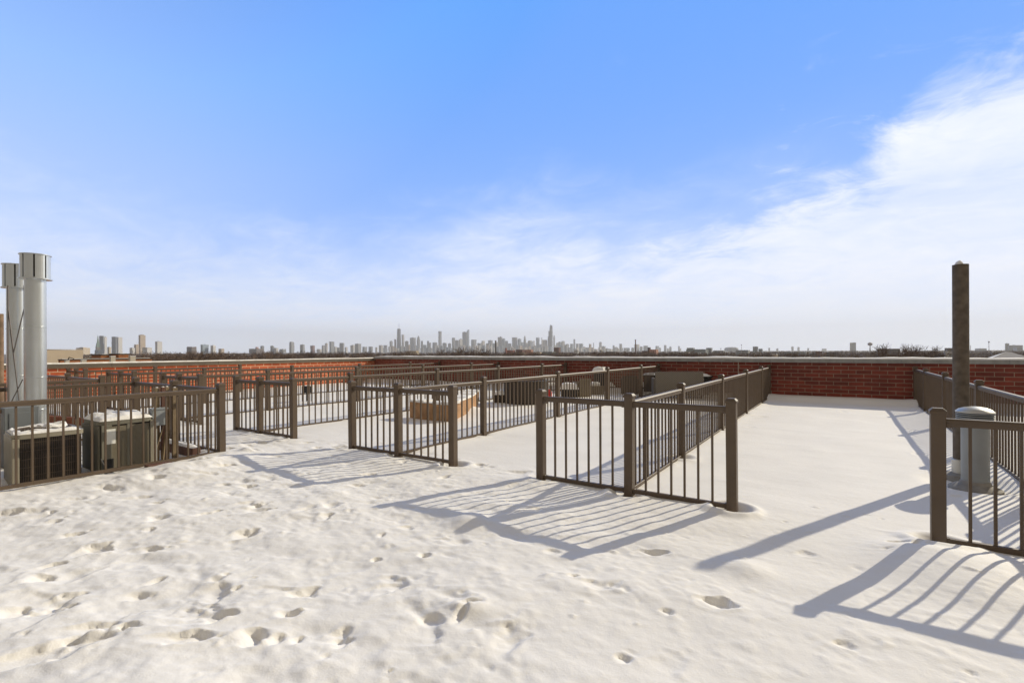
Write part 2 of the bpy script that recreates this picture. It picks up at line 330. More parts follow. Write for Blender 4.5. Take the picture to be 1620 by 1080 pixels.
def build_snow():
    X = grid_axis([(-17.4, -8, .07, .05), (-8, -4.2, .05, .014), (-4.2, 1.6, .0125, .0125), (1.6, 3.5, .0125, .05), (3.5, 9, .05, .25)])
    Y = grid_axis([(-5, -.5, .2, .04), (-.5, .4, .04, .0125), (.4, 4.6, .0125, .0125), (4.6, 8, .0125, .05), (8, 15.0, .05, .06)])
    gx, gy = np.meshgrid(X, Y); H = np.zeros_like(gx)
    # trodden ground: nearest part and the walk along the plant enclosure
    walk = sstep(gy, 4.9, 3.4)
    trod = walk*sstep(gx, .3, -2.4)
    H += (.016*fbm(gx*.8, gy*.8, 3, 3))                                    # broad drifts
    H += .0035*fbm(gx*2.1+gy*.6, gy*5, 21, 3, .5)               # wind ripple
    H += trod*(.042*fbm(gx*1.2-gy*.5, gy*1.9, 40, 3, .42)+.0055*fbm(gx*6, gy*8, 55, 4, .55))
    H += walk*(1-trod)*(.016*fbm(gx*1.2, gy*2.2, 60, 3, .45))
    H += walk*(.002+.0012*trod)*fbm(gx*16, gy*19, 70, 3, .6)
    crust = sstep(fbm(gx*1.3, gy*1.3, 80, 3), .05, .3)
    H += crust*walk*.008*np.maximum(fbm(gx*11+gy*3, gy*13, 90, 3), 0)
    H += trod*.62*(.030*np.maximum(fbm(gx*2.1+gy*.7, gy*3.0-gx*.4, 97, 4, .5)-.03, 0)+.022*np.maximum(fbm(gx*4.2, gy*5.1, 131, 4, .5)-.12, 0)-.040*np.maximum(fbm(gx*2.8, gy*3.7, 151, 4, .5)-.14, 0)-.03*np.maximum(fbm(gx*5.2+3, gy*6.3, 171, 3, .5)-.2, 0))
    rs = np.random.default_rng(5); SX, SY = math.cos(R(SUN_AZ)), math.sin(R(SUN_AZ))
    def dent(cx, cy, l, w, dep, ang, rim=.12, edge=.72):
        nonlocal H
        rr = max(l, w)*1.3
        i0, i1 = np.searchsorted(X, (cx-rr, cx+rr)); j0, j1 = np.searchsorted(Y, (cy-rr, cy+rr))
        if i1-i0 < 2 or j1-j0 < 2: return
        x, y = gx[j0:j1, i0:i1]-cx, gy[j0:j1, i0:i1]-cy; ca, sa = math.cos(ang), math.sin(ang)
        a, b = (x*ca+y*sa)/(l/2), (-x*sa+y*ca)/(w/2)
        r = np.sqrt(a*a+b*b)*(1+.8*fbm(gx[j0:j1, i0:i1]*9, gy[j0:j1, i0:i1]*9, 7, 4, .6))
        ss = SX*ca+SY*sa; ext = math.hypot(l/2*ss, w/2*math.sqrt(max(0, 1-ss*ss))); lee = sstep((x*SX+y*SY)/ext, -.95, .55)
        H[j0:j1, i0:i1] += -dep*sstep(r, 1.15, edge)*lee+dep*rim*np.exp(-((r-1.35)/.25)**2)
    # old, half-filled footprints
    for k in range(100):
        px = rs.random(); cx = -7.6+px*7.4; cy = .3+rs.random()*4.4
        if cx > -1.5 and rs.random() < .7: continue
        if cx < -6.3 and cy < 3.3: continue
        dent(cx, cy, .20+.14*rs.random(), .10+.08*rs.random(), .007+.017*rs.random(), rs.random()*3.1, .15, .25+.45*(rs.random() < .4))
    for k in range(240):
        cx = -8+rs.random()*9; cy = .2+rs.random()*4.6
        if cx < -6.5 and cy < 3.3: continue
        dent(cx, cy, .03+.07*rs.random(), .02+.04*rs.random(), (.003+.009*rs.random())*(1 if rs.random() < .6 else -1), rs.random()*3.1, .2, .3)
    for k in range(60):                                                    # marks between the terraces
        cx = -17+rs.random()*18; cy = 5+rs.random()*9
        dent(cx, cy, .2, .12, .012, rs.random()*3, .3, .3)
    for (px, py, l, w, dp, an) in DENTS:
        p = on_snow(px, py); dent(p.x, p.y, l*1.05, w*1.1, dp*.62, R(an)+TH)
    for (px, py, s, h) in ((393,717,.12,.05),(741,825,.16,.045),(1175,897,.14,.03),(735,958,.12,.04),(300,755,.35,.06),(520,780,.2,.03),(270,745,.3,.05),(215,762,.3,.04),(330,735,.25,.05),(738,650,.45,.11),(1490,905,.4,.05),(1570,900,.3,.04),(1455,880,.2,.03),(1600,950,.3,.02)):
        p = on_snow(px, py); H += h*np.exp(-(((gx-p.x)/s)**2+((gy-p.y)/(s*.8))**2))
    # drift on the back parapet and along the rails, hollows scoured round the posts
    H += .105*sstep(gy, 14.1+.25*fbm(gx*.6, gy*0, 5, 2), 14.75)
    for fx in (-13.45, -10.55, -7.75, -4.6, -1.61, 1.46):
        H += .018*np.exp(-((gx-fx)/.16)**2)*sstep(gy, 4.4, 4.8)
    for (px, py, dp, s) in ((-.74, 4.33, .075, .12), (-3.7, 4.33, .05, .13), (-1.61, 4.33, .03, .12), (.56, 4.34, .05, .12), (-1.61, 6.1, .03, .12)):
        H -= dp*np.exp(-(((gx-px)**2+(gy-py)**2)/(s*s))**1.5)
        H += dp*.3*np.exp(-((np.hypot(gx-px, gy-py)-s*1.5)/(s*.4))**2)
    for pv_ in (-13.45, -10.55, -7.75, -4.6, -1.61, 1.46):                      # melt hollows at the foot of every post
        for q_ in (4.34, 6.1, 8.5, 10.95, 13.3):
            for o_ in ((0,) if q_ > 4.5 else (-.9, 0, .88)):
                dx_, dy_ = gx-pv_-o_, gy-q_; rr = np.hypot(dx_, dy_)*(1+.5*fbm(gx*8, gy*8, int(q_*10)+int(pv_*7), 2))
                H += -.022*np.exp(-(rr/.085)**2)+.014*np.exp(-((rr-.17)/.06)**2)*sstep(dx_*SX+dy_*SY, .1, -.1)
    H -= .05*np.exp(-(((gx-1.06)**2+(gy-6.5)**2)/.12)**2)
    H += .05*np.exp(-((gx+6.1)/.5)**2)*sstep(gy, 1.9, 2.6)*sstep(gy, 3.6, 3.0)      # banked against the enclosure
    H -= .05*sstep(gx, -6.62, -6.9)*sstep(gy, 3.15, 2.9)                      # lower inside it
    nx, ny = len(X), len(Y)
    co = np.stack([gx, gy, H], -1).reshape(-1, 3).astype(np.float32)
    idx = np.arange(nx*ny).reshape(ny, nx); q = np.stack([idx[:-1, :-1], idx[:-1, 1:], idx[1:, 1:], idx[1:, :-1]], -1).reshape(-1, 4)
    me = bpy.data.meshes.new('snow_ground'); me.vertices.add(len(co)); me.vertices.foreach_set('co', co.ravel())
    me.loops.add(q.size); me.loops.foreach_set('vertex_index', q.ravel().astype(np.int32))
    me.polygons.add(len(q)); me.polygons.foreach_set('loop_start', np.arange(0, q.size, 4, dtype=np.int32)); me.polygons.foreach_set('loop_total', np.full(len(q), 4, np.int32))
    me.update(); me.validate(); me.shade_smooth(); me.materials.append(snow_ground_mat())
    tag(place('snow_ground', me), kind='structure')
build_snow()

# ------------------------------------------------------------------ brick parapets
def noisy_strip(x0, x1, y0, y1, z0, h, along, seed, step=.12):
    """a thin uneven layer of snow lying on a coping"""
    rs = np.random.default_rng(seed); m = MB(); n = int(abs((x1-x0) if along == 'x' else (y1-y0))/step); prof = []
    a = np.convolve(rs.random(n+9), np.ones(6)/6, 'same')[:n+1]; e = rs.random((2, n+1))*.02
    vs = []
    for i in range(n+1):
        t = i/n; hh = h*(.35+1.2*abs(a[i]))
        if along == 'x':
            x = x0+(x1-x0)*t; vs += [(x, y0+e[0, i], z0), (x, y0+.03+e[0, i], z0+hh*.6), (x, y1-.03-e[1, i], z0+hh*.9), (x, y1-e[1, i], z0)]
        else:
            y = y0+(y1-y0)*t; vs += [(x1-e[0, i], y, z0), (x1-.02-e[0, i], y, z0+hh), (x0+.03+e[1, i], y, z0+hh*.9), (x0+e[1, i], y, z0)]
    fs = [(4*i+k, 4*i+k+1, 4*i+k+5, 4*i+k+4) for i in range(n) for k in range(3)]
    return m.add(vs, fs)
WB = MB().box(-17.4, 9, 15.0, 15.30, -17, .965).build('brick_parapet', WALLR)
tag(WB, 'long shaded dark red brick parapet closing the terraces at the back', 'wall')
cp = MB(); x = -17.4
while x < 9:
    cp.box(x+.004, min(x+.93, 9)-.004, 14.955, 15.345, .966, 1.06); x += .93
cp.box(-17.4, 9, 14.97, 15.33, .967, 1.052)
cp.build('coping', STONE, WB, bevel=.004)
noisy_strip(-17.4, 9, 14.965, 15.34, 1.0595, .055, 'x', 3).build('snow_cap', SNOW, WB)
jv = on_snow(1168, 575, 0); r_ = ray(1168, 580); jx = r_.x*15/r_.y
MB().box(jx-.008, jx+.008, 14.994, 14.9995, .0, .965).build('control_joint', mat('pale_sealant', (.5, .45, .38), .8), WB)
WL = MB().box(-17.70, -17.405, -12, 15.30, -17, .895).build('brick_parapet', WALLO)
tag(WL, 'long sunlit orange brick parapet along the far side of the plant enclosures', 'wall')
cl = MB(); y = -12
while y < 15.33:
    cl.box(-17.74, -17.36, y+.003, min(y+2.9, 15.34)-.003, .896, 1.0); y += 2.9
cl.build('coping', COPBR, WL, bevel=.004)
noisy_strip(-17.735, -17.365, -12, 15.3, .9995, .035, 'y', 4).build('snow_cap', SNOW, WL)

# ------------------------------------------------------------------ railings
HALF = .039
POST = MB().box(-HALF, HALF, -HALF, HALF, -.16, .876).mesh('post', BRONZE, bevel=.003)
cm = MB(); cm.frustum(0, 0, .045, .045, .872, .890); cm.frustum(0, 0, .045, .028, .8901, .909)
CAP = cm.mesh('post_cap', BRONZE, bevel=.0015)
pm = MB(); pm.frustum(0, 0, .062, .062, -.16, -.052); pm.frustum(0, 0, .062, .043, -.0519, -.018)
PLATE = pm.mesh('base_plate', BRONZE, bevel=.002)
PANELS = {}
def panel_meshes(L):
    k = round(L, 3)
    if k in PANELS: return PANELS[k]
    a, b = HALF+.001, L-HALF-.001
    n = max(1, round((b-a)/.117)-1); bal = MB()
    for i in range(n):
        x = a+(b-a)*(i+1)/(n+1); bal.box(x-.0085, x+.0085, -.0085, .0085, .038, .795)
    top = MB(); pr = [(-.022, .788), (.022, .788), (.0235, .812), (.0265, .8135), (.0265, .828), (.018, .840), (-.018, .840), (-.0265, .828), (-.0265, .8135), (-.0235, .812)]
    m = len(pr); top.add([(x, p, z) for x in (a, b) for p, z in pr], [tuple(range(m)), tuple(range(2*m-1, m-1, -1))]+[(i, (i+1) % m, m+(i+1) % m, m+i) for i in range(m)])
    for x in (a, b-.022): top.box(x, x+.022, -.0285, .0285, .782, .8115)
    bot = MB().box(a, b, -.017, .017, .008, .044)
    for x in (a, b-.018): bot.box(x, x+.018, -.021, .021, .003, .049)
    PANELS[k] = (bal.mesh('baluster_panel', BRONZE), top.mesh('top_rail', BRONZE), bot.mesh('bottom_rail', BRONZE, bevel=.002))
    return PANELS[k]
def railing(label, runs, group='bronze railings on the roof'):
    """runs: lists of post positions; shared posts are made once"""
    p0 = runs[0][0]; root = empty('railing', (p0[0], p0[1], 0), label, 'railing', group); seen = set()
    for run in runs:
        for x, y in run:
            if (round(x, 2), round(y, 2)) in seen: continue
            seen.add((round(x, 2), round(y, 2)))
            p = place('post', POST, root, (x-p0[0], y-p0[1], random.uniform(-.004, .004)), random.uniform(-.012, .012))
            p.rotation_euler = (random.gauss(0, .0035), random.gauss(0, .0035), p.rotation_euler.z)
            place('post_cap', CAP, p); place('base_plate', PLATE, p)
        for (xa, ya), (xb, yb) in zip(run[:-1], run[1:]):
            L = math.hypot(xb-xa, yb-ya); b, t, o = panel_meshes(L)
            q = place('baluster_panel', b, root, (xa-p0[0], ya-p0[1], 0), math.atan2(yb-ya, xb-xa))
            place('top_rail', t, q); place('bottom_rail', o, q)
    return root
UY = [4.34, 6.1, 8.5, 10.95, 13.3, 14.9]
def tee(v, l, r, label, ys=UY):
    return railing(label, [[(v-l, 4.34), (v, 4.34), (v+r, 4.34)], [(v, y) for y in ys]])
tee(1.46, .92, .92, 'nearest bronze railing, enclosing the tall dark pipe and the dome topped vent')
tee(-1.61, .93, .87, 'T shaped bronze railing beside the empty snowy walkway that runs to the dark brick parapet')
tee(-4.60, .88, .89, 'bronze T shaped railing in front of the curved cedar bench')
tee(-7.75, .72, .92, 'T shaped bronze railing first past the condenser enclosure corner, with bare snow on both sides')
tee(-10.55, .72, .82, 'T shaped bronze railing with its front posts showing over the condenser enclosure rail')
tee(-13.45, .72, .78, 'long T shaped bronze railing nearest the sunlit parapet, ending by the parapet corner')
railing('short bronze railing stub standing close against the sunlit orange parapet', [[(-16.95, 4.34), (-16.35, 4.34), (-15.65, 4.34)], [(-16.35, 4.34), (-16.35, 6.1), (-16.35, 8.5)]])
railing('bronze railing round the condensers and flues, its lower rail along the trodden snow',
        [[(-6.6, -1.6), (-6.6, .8), (-6.6, 3.19)], [(-6.6, 3.19), (-7.92, 3.19), (-9.28, 3.19)], [(-9.28, 3.19), (-9.28, .8), (-9.28, -1.6)]])
railing('bronze railing of the empty second enclosure just beyond the condenser enclosure',
        [[(-10.72, -1.6), (-10.72, .8), (-10.72, 3.19)], [(-10.72, 3.19), (-12.5, 3.19), (-14.3, 3.19)]])

# ------------------------------------------------------------------ tall pipe and round vent
def snow_blob(name, parent, loc, r, h, seed=1, mat_=None):
    rs = np.random.default_rng(seed); prof = []
    m = MB(); n = 14; rings = 5; vs = []; fs = []
    for k in range(rings+1):
        t = k/rings*math.pi/2
        for i in range(n):
            a = 2*math.pi*i/n; q = 1+.16*(rs.random()-.5)*(k < rings)
            vs.append((r*math.cos(t)*q*math.cos(a), r*math.cos(t)*q*math.sin(a), h*math.sin(t)*(1+.1*(rs.random()-.5))))
    for k in range(rings):
        for i in range(n): fs.append((k*n+i, k*n+(i+1) % n, (k+1)*n+(i+1) % n, (k+1)*n+i))
    fs.append(tuple(rings*n+i for i in range(n)))
    return place(name, m.add(vs, fs).mesh(name, mat_ or SNOW, True), parent, loc)
pr_ = empty('vent_pipe', (1.029, 6.80, 0), 'tall dark rough pipe with a knob of snow on its top, behind the round vent', 'pipe')
m = MB(); m.lathe([(.066, .16), (.066, 2.17), (.058, 2.17), (.058, 2.02)], n=36); m.build('pipe_shaft', PIPEM, pr_, True)
m = MB(); m.lathe([(.076, -.12), (.076, .165), (.066, .172)], n=36); m.build('base_collar', ALU, pr_, True)
m = MB(); m.lathe([(.16, -.1), (.16, .012), (.08, .03)], n=28); m.build('flashing', mat('grey_roof_flashing', (.30, .28, .25), .8, 0, .2, 12), pr_, True)
snow_blob('snow_cap', pr_, (-.010, .0, 2.14), .042, .072, 4)
for z in (.55, .95, 1.35, 1.75):
    pass
vt = empty('roof_vent', (1.062, 6.36, 0), 'grey round roof vent with louvred domed cap in front of the tall dark pipe', 'vent')
MB().lathe([(.103, -.1), (.103, .625), (.10, .625)], n=40).build('vent_body', VENTM, vt, True)
m = MB()
for k in range(5):
    z = .612+k*.019; m.lathe([(.108, z), (.140, z-.004), (.140, z+.003), (.108, z+.011)], n=40)
m.build('louvre', VENTM, vt, True)
MB().lathe([(.142, .700), (.144, .706), (.120, .728), (.08, .744), (.04, .752), (.0001, .755)], n=40).build('vent_cap', ALU, vt, True)
MB().lathe([(.108, .60), (.108, .703)], n=32).build('vent_throat', BLACK, vt, True)
m = MB(); m.lathe([(.20, -.09), (.198, -.02), (.165, .0), (.12, .02), (.106, .05)], n=36); m.build('flashing', MATS['grey_roof_flashing'], vt, True)

# ------------------------------------------------------------------ steel flues
def flue(label, x, y, rb, rc, ztop, zc, seam):
    e = empty('flue', (x, y, 0), label, 'flue', 'steel flues with drum caps in the condenser enclosure')
    MB().lathe([(rb, -.1), (rb, seam-.012), (rb+.006, seam-.010), (rb+.006, seam+.010), (rb, seam+.012), (rb, zc+.02)], n=44).build('flue_shaft', GALV, e, True)
    for z_ in (1.0, 1.62): MB().lathe([(rb, z_-.008), (rb+.004, z_-.006), (rb+.004, z_+.006), (rb, z_+.008)], n=40).build('seam_band', GALV, e, True)
    c = MB(); n = 8
    for k in range(n):                                                   # segmented outer wind band with dark slots
        a0 = 2*math.pi*k/n+.55; a1 = a0+2*math.pi/n*(.86)
        c.lathe([(rc, zc), (rc, ztop)], n=5, a0=a0, a1=a1)
    band = c.build('wind_band', GALV, e)
    sm = band.modifiers.new('thick', 'SOLIDIFY'); sm.thickness = .006
    MB().lathe([(rc+.010, ztop-.006), (rc+.010, ztop+.004), (.0001, ztop+.010)], n=32).build('cap_lid', GALV, e, True)
    MB().lathe([(rb*.9, zc-.008), (rc+.016, zc-.008), (rc+.016, zc+.004), (rb*.9, zc+.004)], n=32).build('cap_base', GALV, e, True)
    MB().lathe([(rc-.05, zc), (rc-.05, ztop-.004)], n=24).build('inner_sleeve', mat('dark_sleeve_metal', (.035, .02, .016), .8), e, True)  # one near-black tone over the whole sleeve
    return e
f1 = flue('nearer and taller looking of the two steel flues, with a drum cap', -8.3, 1.815, .103, .142, 2.51, 2.215, .60)
f2 = flue('farther steel flue standing behind the nearer one, crossed by stay rods', -9.13, 1.81, .098, .135, 2.47, 2.165, .60)
m = MB()                                                                  # crossed stay rods between two thin uprights
ups = [(at(13, 558, 6.15)), (at(38.5, 558, 6.15))]
for u in ups: m.tube((u.x, u.y, .0), (u.x, u.y, 2.14), .007, 8)
def P6(x, y): return at(x, y, 6.15)
m.tube(P6(13, 487), P6(31, 640), .006); m.tube(P6(38.5, 486), P6(21, 560), .006); m.tube(P6(16, 520), P6(30, 633), .005); m.tube(P6(36, 600), P6(3, 665), .006)
sr_ = m.build('stay_rods', mat('dull_rod_steel', (.16, .14, .13), .5, .5), None, True)
tag(sr_, 'thin uprights with crossed diagonal stay rods in front of the farther flue', 'bracing')
a = at(30, 668, 5.9)
bx = empty('sheet_metal_cabinet', (a.x, a.y, 0), 'blue grey sheet metal cabinet at the foot of the flues', 'cabinet')
MB().box(-.16, .13, -.15, .15, -.12, .66).build('cabinet_body', GALVD, bx, bevel=.006)
MB().box(.1305, .137, -.11, .11, .02, .60).build('cabinet_door', GALVD, bx, bevel=.003)
MB().box(-.10, .02, -.175, -.151, .60, .635).build('bracket', mat('rust_bracket', (.14, .07, .04), .8), bx)
pl = empty('vent_pipe', tuple(at(-1.5, 700, 8.3).xy)+(0,), 'brown vent pipe cut by the picture edge beside the flues', 'pipe')
MB().lathe([(.062, -.1), (.062, 1.96), (.055, 1.96)], n=32).build('pipe_shaft', mat('sunlit_brown_pipe', (.20, .13, .08), .8, 0, .3, 9), pl, True)

# ------------------------------------------------------------------ condensers
def rounded_rect(x0, x1, y0, y1, r, n=5):
    pts = []
    for cx, cy, a in ((x1-r, y1-r, 0), (x0+r, y1-r, 90), (x0+r, y0+r, 180), (x1-r, y0+r, 270)):
        for k in range(n+1): t = R(a+90*k/n); pts.append((cx+r*math.cos(t), cy+r*math.sin(t)))
    return pts
def condenser(label, x0, x1, y0, y1, z1, style, seed):
    """x1 is the side towards the walkway"""
    cx, cy = (x0+x1)/2, (y0+y1)/2; e = empty('condenser', (cx, cy, 0), label, 'air conditioner', 'air conditioning condensers')
    a, b = (x1-x0)/2, (y1-y0)/2; frame = BEIGE if style != 'olive' else OLIVE
    MB().prism(rounded_rect(-a+.02, a-.02, -b+.02, b-.02, .05), -.1, z1-.05).build('coil', COILD, e)
    g = MB()                                                              # wire guard / louvres
    if style == 'olive':
        k = .0
        z = -.05
        while z < z1-.07:
            g.box(a-.02, a+.001, -b+.22*b*2, b-.05, z, z+.0105); z += .014
        g.build('louvre_panel', mat('olive_louvre', (.22, .19, .135), .6), e)
        p = MB(); p.box(a-.02, a+.004, -b+.02, -b+.22*b*2, -.1, z1-.045); p.box(a-.02, a+.006, -.02*b, .03, -.1, z1-.05)
        p.build('side_panel', frame, e, bevel=.003)
        MB().box(a-.02, a+.008, b*.86, b, -.1, z1-.03).build('corner_panel', BEIGE, e, bevel=.004)
        MB().box(-a+.0, a-.03, -b-.002, -b+.02, -.1, z1-.05).build('end_panel', frame, e, bevel=.003)
        pp = MB(); pp.box(a+.005, a+.0065, -b+.05, -b+.15, z1-.26, z1-.09); pp.box(a+.005, a+.0065, b*.87, b*.97, z1-.16, z1-.05); pp.build('rating_label', PAPER, e)
        MB().box(a+.0045, a+.0072, -b+.02, -b+.13, -.1, .085).build('pipe_opening', BLACK, e)
        h = MB(); pr = None
        for i in range(9):
            t = i/8*math.pi; q = (a+.012+.03*math.sin(t), -b+.03-.015*math.cos(t*1.5), .10-.17*i/8)
            if pr: h.tube(pr, q, .005, 6)
            pr = q
        h.build('cable', mat('grey_cable', (.35, .34, .32), .6), e, True)
    else:
        yy = -b+.05
        while yy < b-.03: g.box(a-.012, a-.008, yy, yy+.003, -.1, z1-.05); yy += .017
        z = -.06
        while z < z1-.08: g.box(a-.008, a-.004, -b+.04, b-.02, z, z+.004); z += .085
        g.box(a-.03, a+.002, b*.80, b*.90, -.1, z1-.05)
        g.build('wire_guard', mat('brown_wire', (.09, .065, .045), .6), e)
        MB().box(-a, a-.03, -b-.004, -b+.018, -.1, z1-.035).build('end_panel', frame, e, bevel=.003)
        MB().box(a-.06, a+.003, -b-.003, -b+.055, -.1, z1-.04).build('corner_panel', frame, e, bevel=.006)
    o = rounded_rect(-a, a, -b, b, .07); i_ = rounded_rect(-a+.07, a-.07, -b+.07, b-.07, .05); n = len(o)
    t = MB(); t.add([(x, y, z1-.045) for x, y in o]+[(x, y, z1) for x, y in o]+[(x, y, z1+.006) for x, y in i_]+[(x, y, z1-.045) for x, y in i_],
                    [(k, (k+1) % n, n+(k+1) % n, n+k) for k in range(n)]+[(n+k, n+(k+1) % n, 2*n+(k+1) % n, 2*n+k) for k in range(n)]+[(2*n+k, 2*n+(k+1) % n, 3*n+(k+1) % n, 3*n+k) for k in range(n)])
    t.build('top_frame', frame, e, True)
    f = MB(); rr = min(a, b)-.07
    for q in range(8):
        r0 = rr*(q+1)/8
        for k in range(28):
            t0, t1 = 2*math.pi*k/28, 2*math.pi*(k+1)/28; f.tube((r0*math.cos(t0), r0*math.sin(t0), z1+.02), (r0*math.cos(t1), r0*math.sin(t1), z1+.02), .0035, 4)
    for k in range(6):
        t0 = k*math.pi/3; f.tube((.03*math.cos(t0), .03*math.sin(t0), z1+.026), (rr*math.cos(t0), rr*math.sin(t0), z1+.01), .005, 5)
    f.lathe([(rr*.98, z1-.02), (rr*.98, z1+.03), (rr*1.03, z1+.03), (rr*1.03, z1-.02)], n=28)
    f.build('fan_grille', mat('brown_wire', (.09, .065, .045), .6), e)
    return e, a, b
c1, a, b = condenser('nearest condenser, dark wire guarded coil and beige frame, snow ringed round its fan grille', -7.58, -7.0, 1.38, 1.95, .455, 'beige', 1)
lump(16, 16, .15, 2*b*.9, .028, 3, .8, 'snow_cap', c1, (a-.08, 0, .457)); lump(14, 12, .24, .28, .06, 8, .6, 'snow_cap', c1, (-.08, .07, .465), 'round')
lump(10, 10, .10, 2*b*.8, .035, 9, .7, 'snow_cap', c1, (-a+.06, 0, .457)); lump(12, 8, .46, .08, .03, 5, .7, 'snow_cap', c1, (0, -b+.05, .457))
c1.rotation_euler = (0, 0, R(-5))
c2, a, b = condenser('olive grey condenser with louvred side and paper labels under a full cap of snow', -7.52, -6.97, 2.05, 2.58, .515, 'olive', 2)
lump(20, 20, 2*a*.98, 2*b*.98, .065, 12, .5, 'snow_cap', c2, (0, 0, .517))
c3, a, b = condenser('condenser mostly cut off by the picture edge, left of the blue grey cabinet', -8.25, -7.7, .72, 1.27, .36, 'beige', 3)
lump(12, 12, 2*a*.95, 2*b*.95, .09, 14, .4, 'snow_cap', c3, (0, 0, .36))

# lumber rack, disconnect box, planks by the condensers
a = Vector((-7.12, 2.76, 0))
rk = empty('lumber_rack', tuple(a), 'upright rack of weathered boards standing behind the olive grey condenser', 'lumber rack')
for k, (dx, dy, w, z, mm) in enumerate(((0, -.09, .045, .86, WOODT), (.02, -.03, .04, .865, WOODD), (-.02, .03, .04, .865, WOODT), (.02, .10, .055, .85, WOODT))):
    MB().box(dx-.02, dx+.02, dy-w/2, dy+w/2, -.1, z).build('board', mm, rk, bevel=.002)
    snow_blob('snow_cap', rk, (dx, dy, z), .016, .008, k)
m = MB(); m.bar((.05, -.16, -.05), (.03, -.02, .42), .02, .012); m.bar((.055, -.05, -.05), (.03, .0, .40), .03, .015); m.build('batten', WOODT, rk)
db = empty('disconnect_box', (-7.04, 2.66, .0), 'small grey electrical disconnect box mounted on the rack of boards', 'electrical box')
MB().box(-.04, .045, -.085, .075, .40, .60).build('box_body', mat('grey_box_enamel', (.27, .29, .30), .5), db, bevel=.006)
MB().box(-.045, .055, -.095, .085, .595, .615).build('box_lid', mat('grey_box_enamel', (.27, .29, .30), .5), db, bevel=.003)
MB().tube((.0, -.03, -.1), (.0, -.03, .40), .012, 10).build('conduit', mat('grey_cable', (.35, .34, .32), .6), db, True)
p = on_snow(249, 735, .03)
tag(MB().box(p.x-.05, p.x+.05, p.y-.11, p.y+.13, .0, .045).build('wooden_plank', WOODD, None, bevel=.003), 'short dark plank lying in the snow under the enclosure rail', 'plank')
sp = MB().box(-8.9, -6.9, 2.98, 3.08, -.05, .07).build('timber_sleeper', WOODD, None, bevel=.004)
tag(sp, 'dark timber sleeper with snow along the enclosure end behind the condensers', 'timber')
lump(20, 4, 1.95, .10, .04, 6, .5, 'snow_cap', sp, (-7.9, 3.03, .071))
sp = MB().box(-12.6, -9.5, 1.9, 2.02, -.05, .06).build('timber_sleeper', WOODD, None, bevel=.004)
tag(sp, 'red brown timber edging on the snow between the two enclosures', 'timber')
p = on_snow(95, 668, .0)
tag(MB().bar((p.x-1.0, p.y-.3, .06), (p.x+1.1, p.y+.25, .06), .08, .12).build('timber_edging', mat('red_deck_board', (.26, .09, .045), .8, 0, .2, 8)), 'reddish deck board edging seen through the balusters beside the flue', 'timber')

# ------------------------------------------------------------------ terrace furniture
# cedar bench
P1, P2, P3 = on_snow(648, 660), on_snow(712, 667), on_snow(757, 639)
def seg_box(m, a, b, t, z0, z1, side=1):
    d = (b-a); d.z = 0; d.normalize(); n = Vector((-d.y, d.x, 0))*t*side
    a, b = a.copy(), b.copy(); a.z = b.z = 0
    vs = [p+Vector((0, 0, z)) for z in (z0, z1) for p in (a, b, b+n, a+n)]
    return m.add(vs, [(3, 2, 1, 0), (4, 5, 6, 7), (0, 1, 5, 4), (1, 2, 6, 5), (2, 3, 7, 6), (3, 0, 4, 7)])
be = empty('curved_bench', (P2.x, P2.y, 0), 'curved cedar wood bench with snow on its seat, between two T shaped railings', 'bench')
def arc_pts():
    q = []; n = 5
    for i in range(n+1): t = i/n; q.append(P1.lerp(P2, t)+Vector((0, 0, 0))+Vector((-.05, -.12, 0))*math.sin(t*math.pi)*.4)
    for i in range(1, 7): t = i/6; q.append(P2.lerp(P3, t)+Vector((.10, .05, 0))*math.sin(t*math.pi))
    return [v-Vector((P2.x, P2.y, 0)) for v in q]
ap = arc_pts()
for i in range(len(ap)-1):
    m = MB(); seg_box(m, ap[i]*1.0, ap[i+1]*1.0, .045, -.08, .33, 1); m.build('board_panel', WOODO, be, bevel=.004)
m = MB()
for i in range(len(ap)-1): seg_box(m, ap[i], ap[i+1], .36, .331, .36, 1)
m.build('seat', WOODO, be)
m = MB()
for i in range(len(ap)-1): seg_box(m, ap[i]+Vector((0, .01, 0)), ap[i+1]+Vector((0, .01, 0)), .34, .3605, .41+.02*math.sin(i*2.1), 1)
m.build('snow_cap', SNOW, be, bevel=.015)

be.scale = (1, 1, .84)
def wicker_chair(label, x, y, w, d, back, seat, rz, wm, snow=.08, legs=True, cat='chair', name='wicker_chair', arms=True, group=None):
    e = empty(name, (x, y, 0), label, cat, group, rz)      # back is at local -y
    MB().box(-w/2, w/2, -d/2, -d/2+.06, .07 if legs else -.05, back).build('backrest', wm, e, bevel=.012)
    MB().box(-w/2+.03, w/2-.03, -d/2+.061, d/2, seat-.10 if legs else -.05, seat).build('seat', wm, e, bevel=.01)
    if arms:
        for s in (-1, 1): MB().box(s*w/2-.03, s*w/2+.03, -d/2+.062, d/2+.01, .07 if legs else -.05, seat+.18).build('armrest', wm, e, bevel=.01)
    if legs:
        for sx in (-1, 1):
            for sy in (-1, 1): MB().tube((sx*(w/2-.04), sy*(d/2-.04), -.06), (sx*(w/2-.05), sy*(d/2-.05), seat-.09), .018, 8).build('leg', DEEP, e, True)
    if snow: lump(10, 10, w-.12, d-.12, snow, int(x*13+99), .35, 'snow_cap', e, (0, .03, seat+.001))
    return e
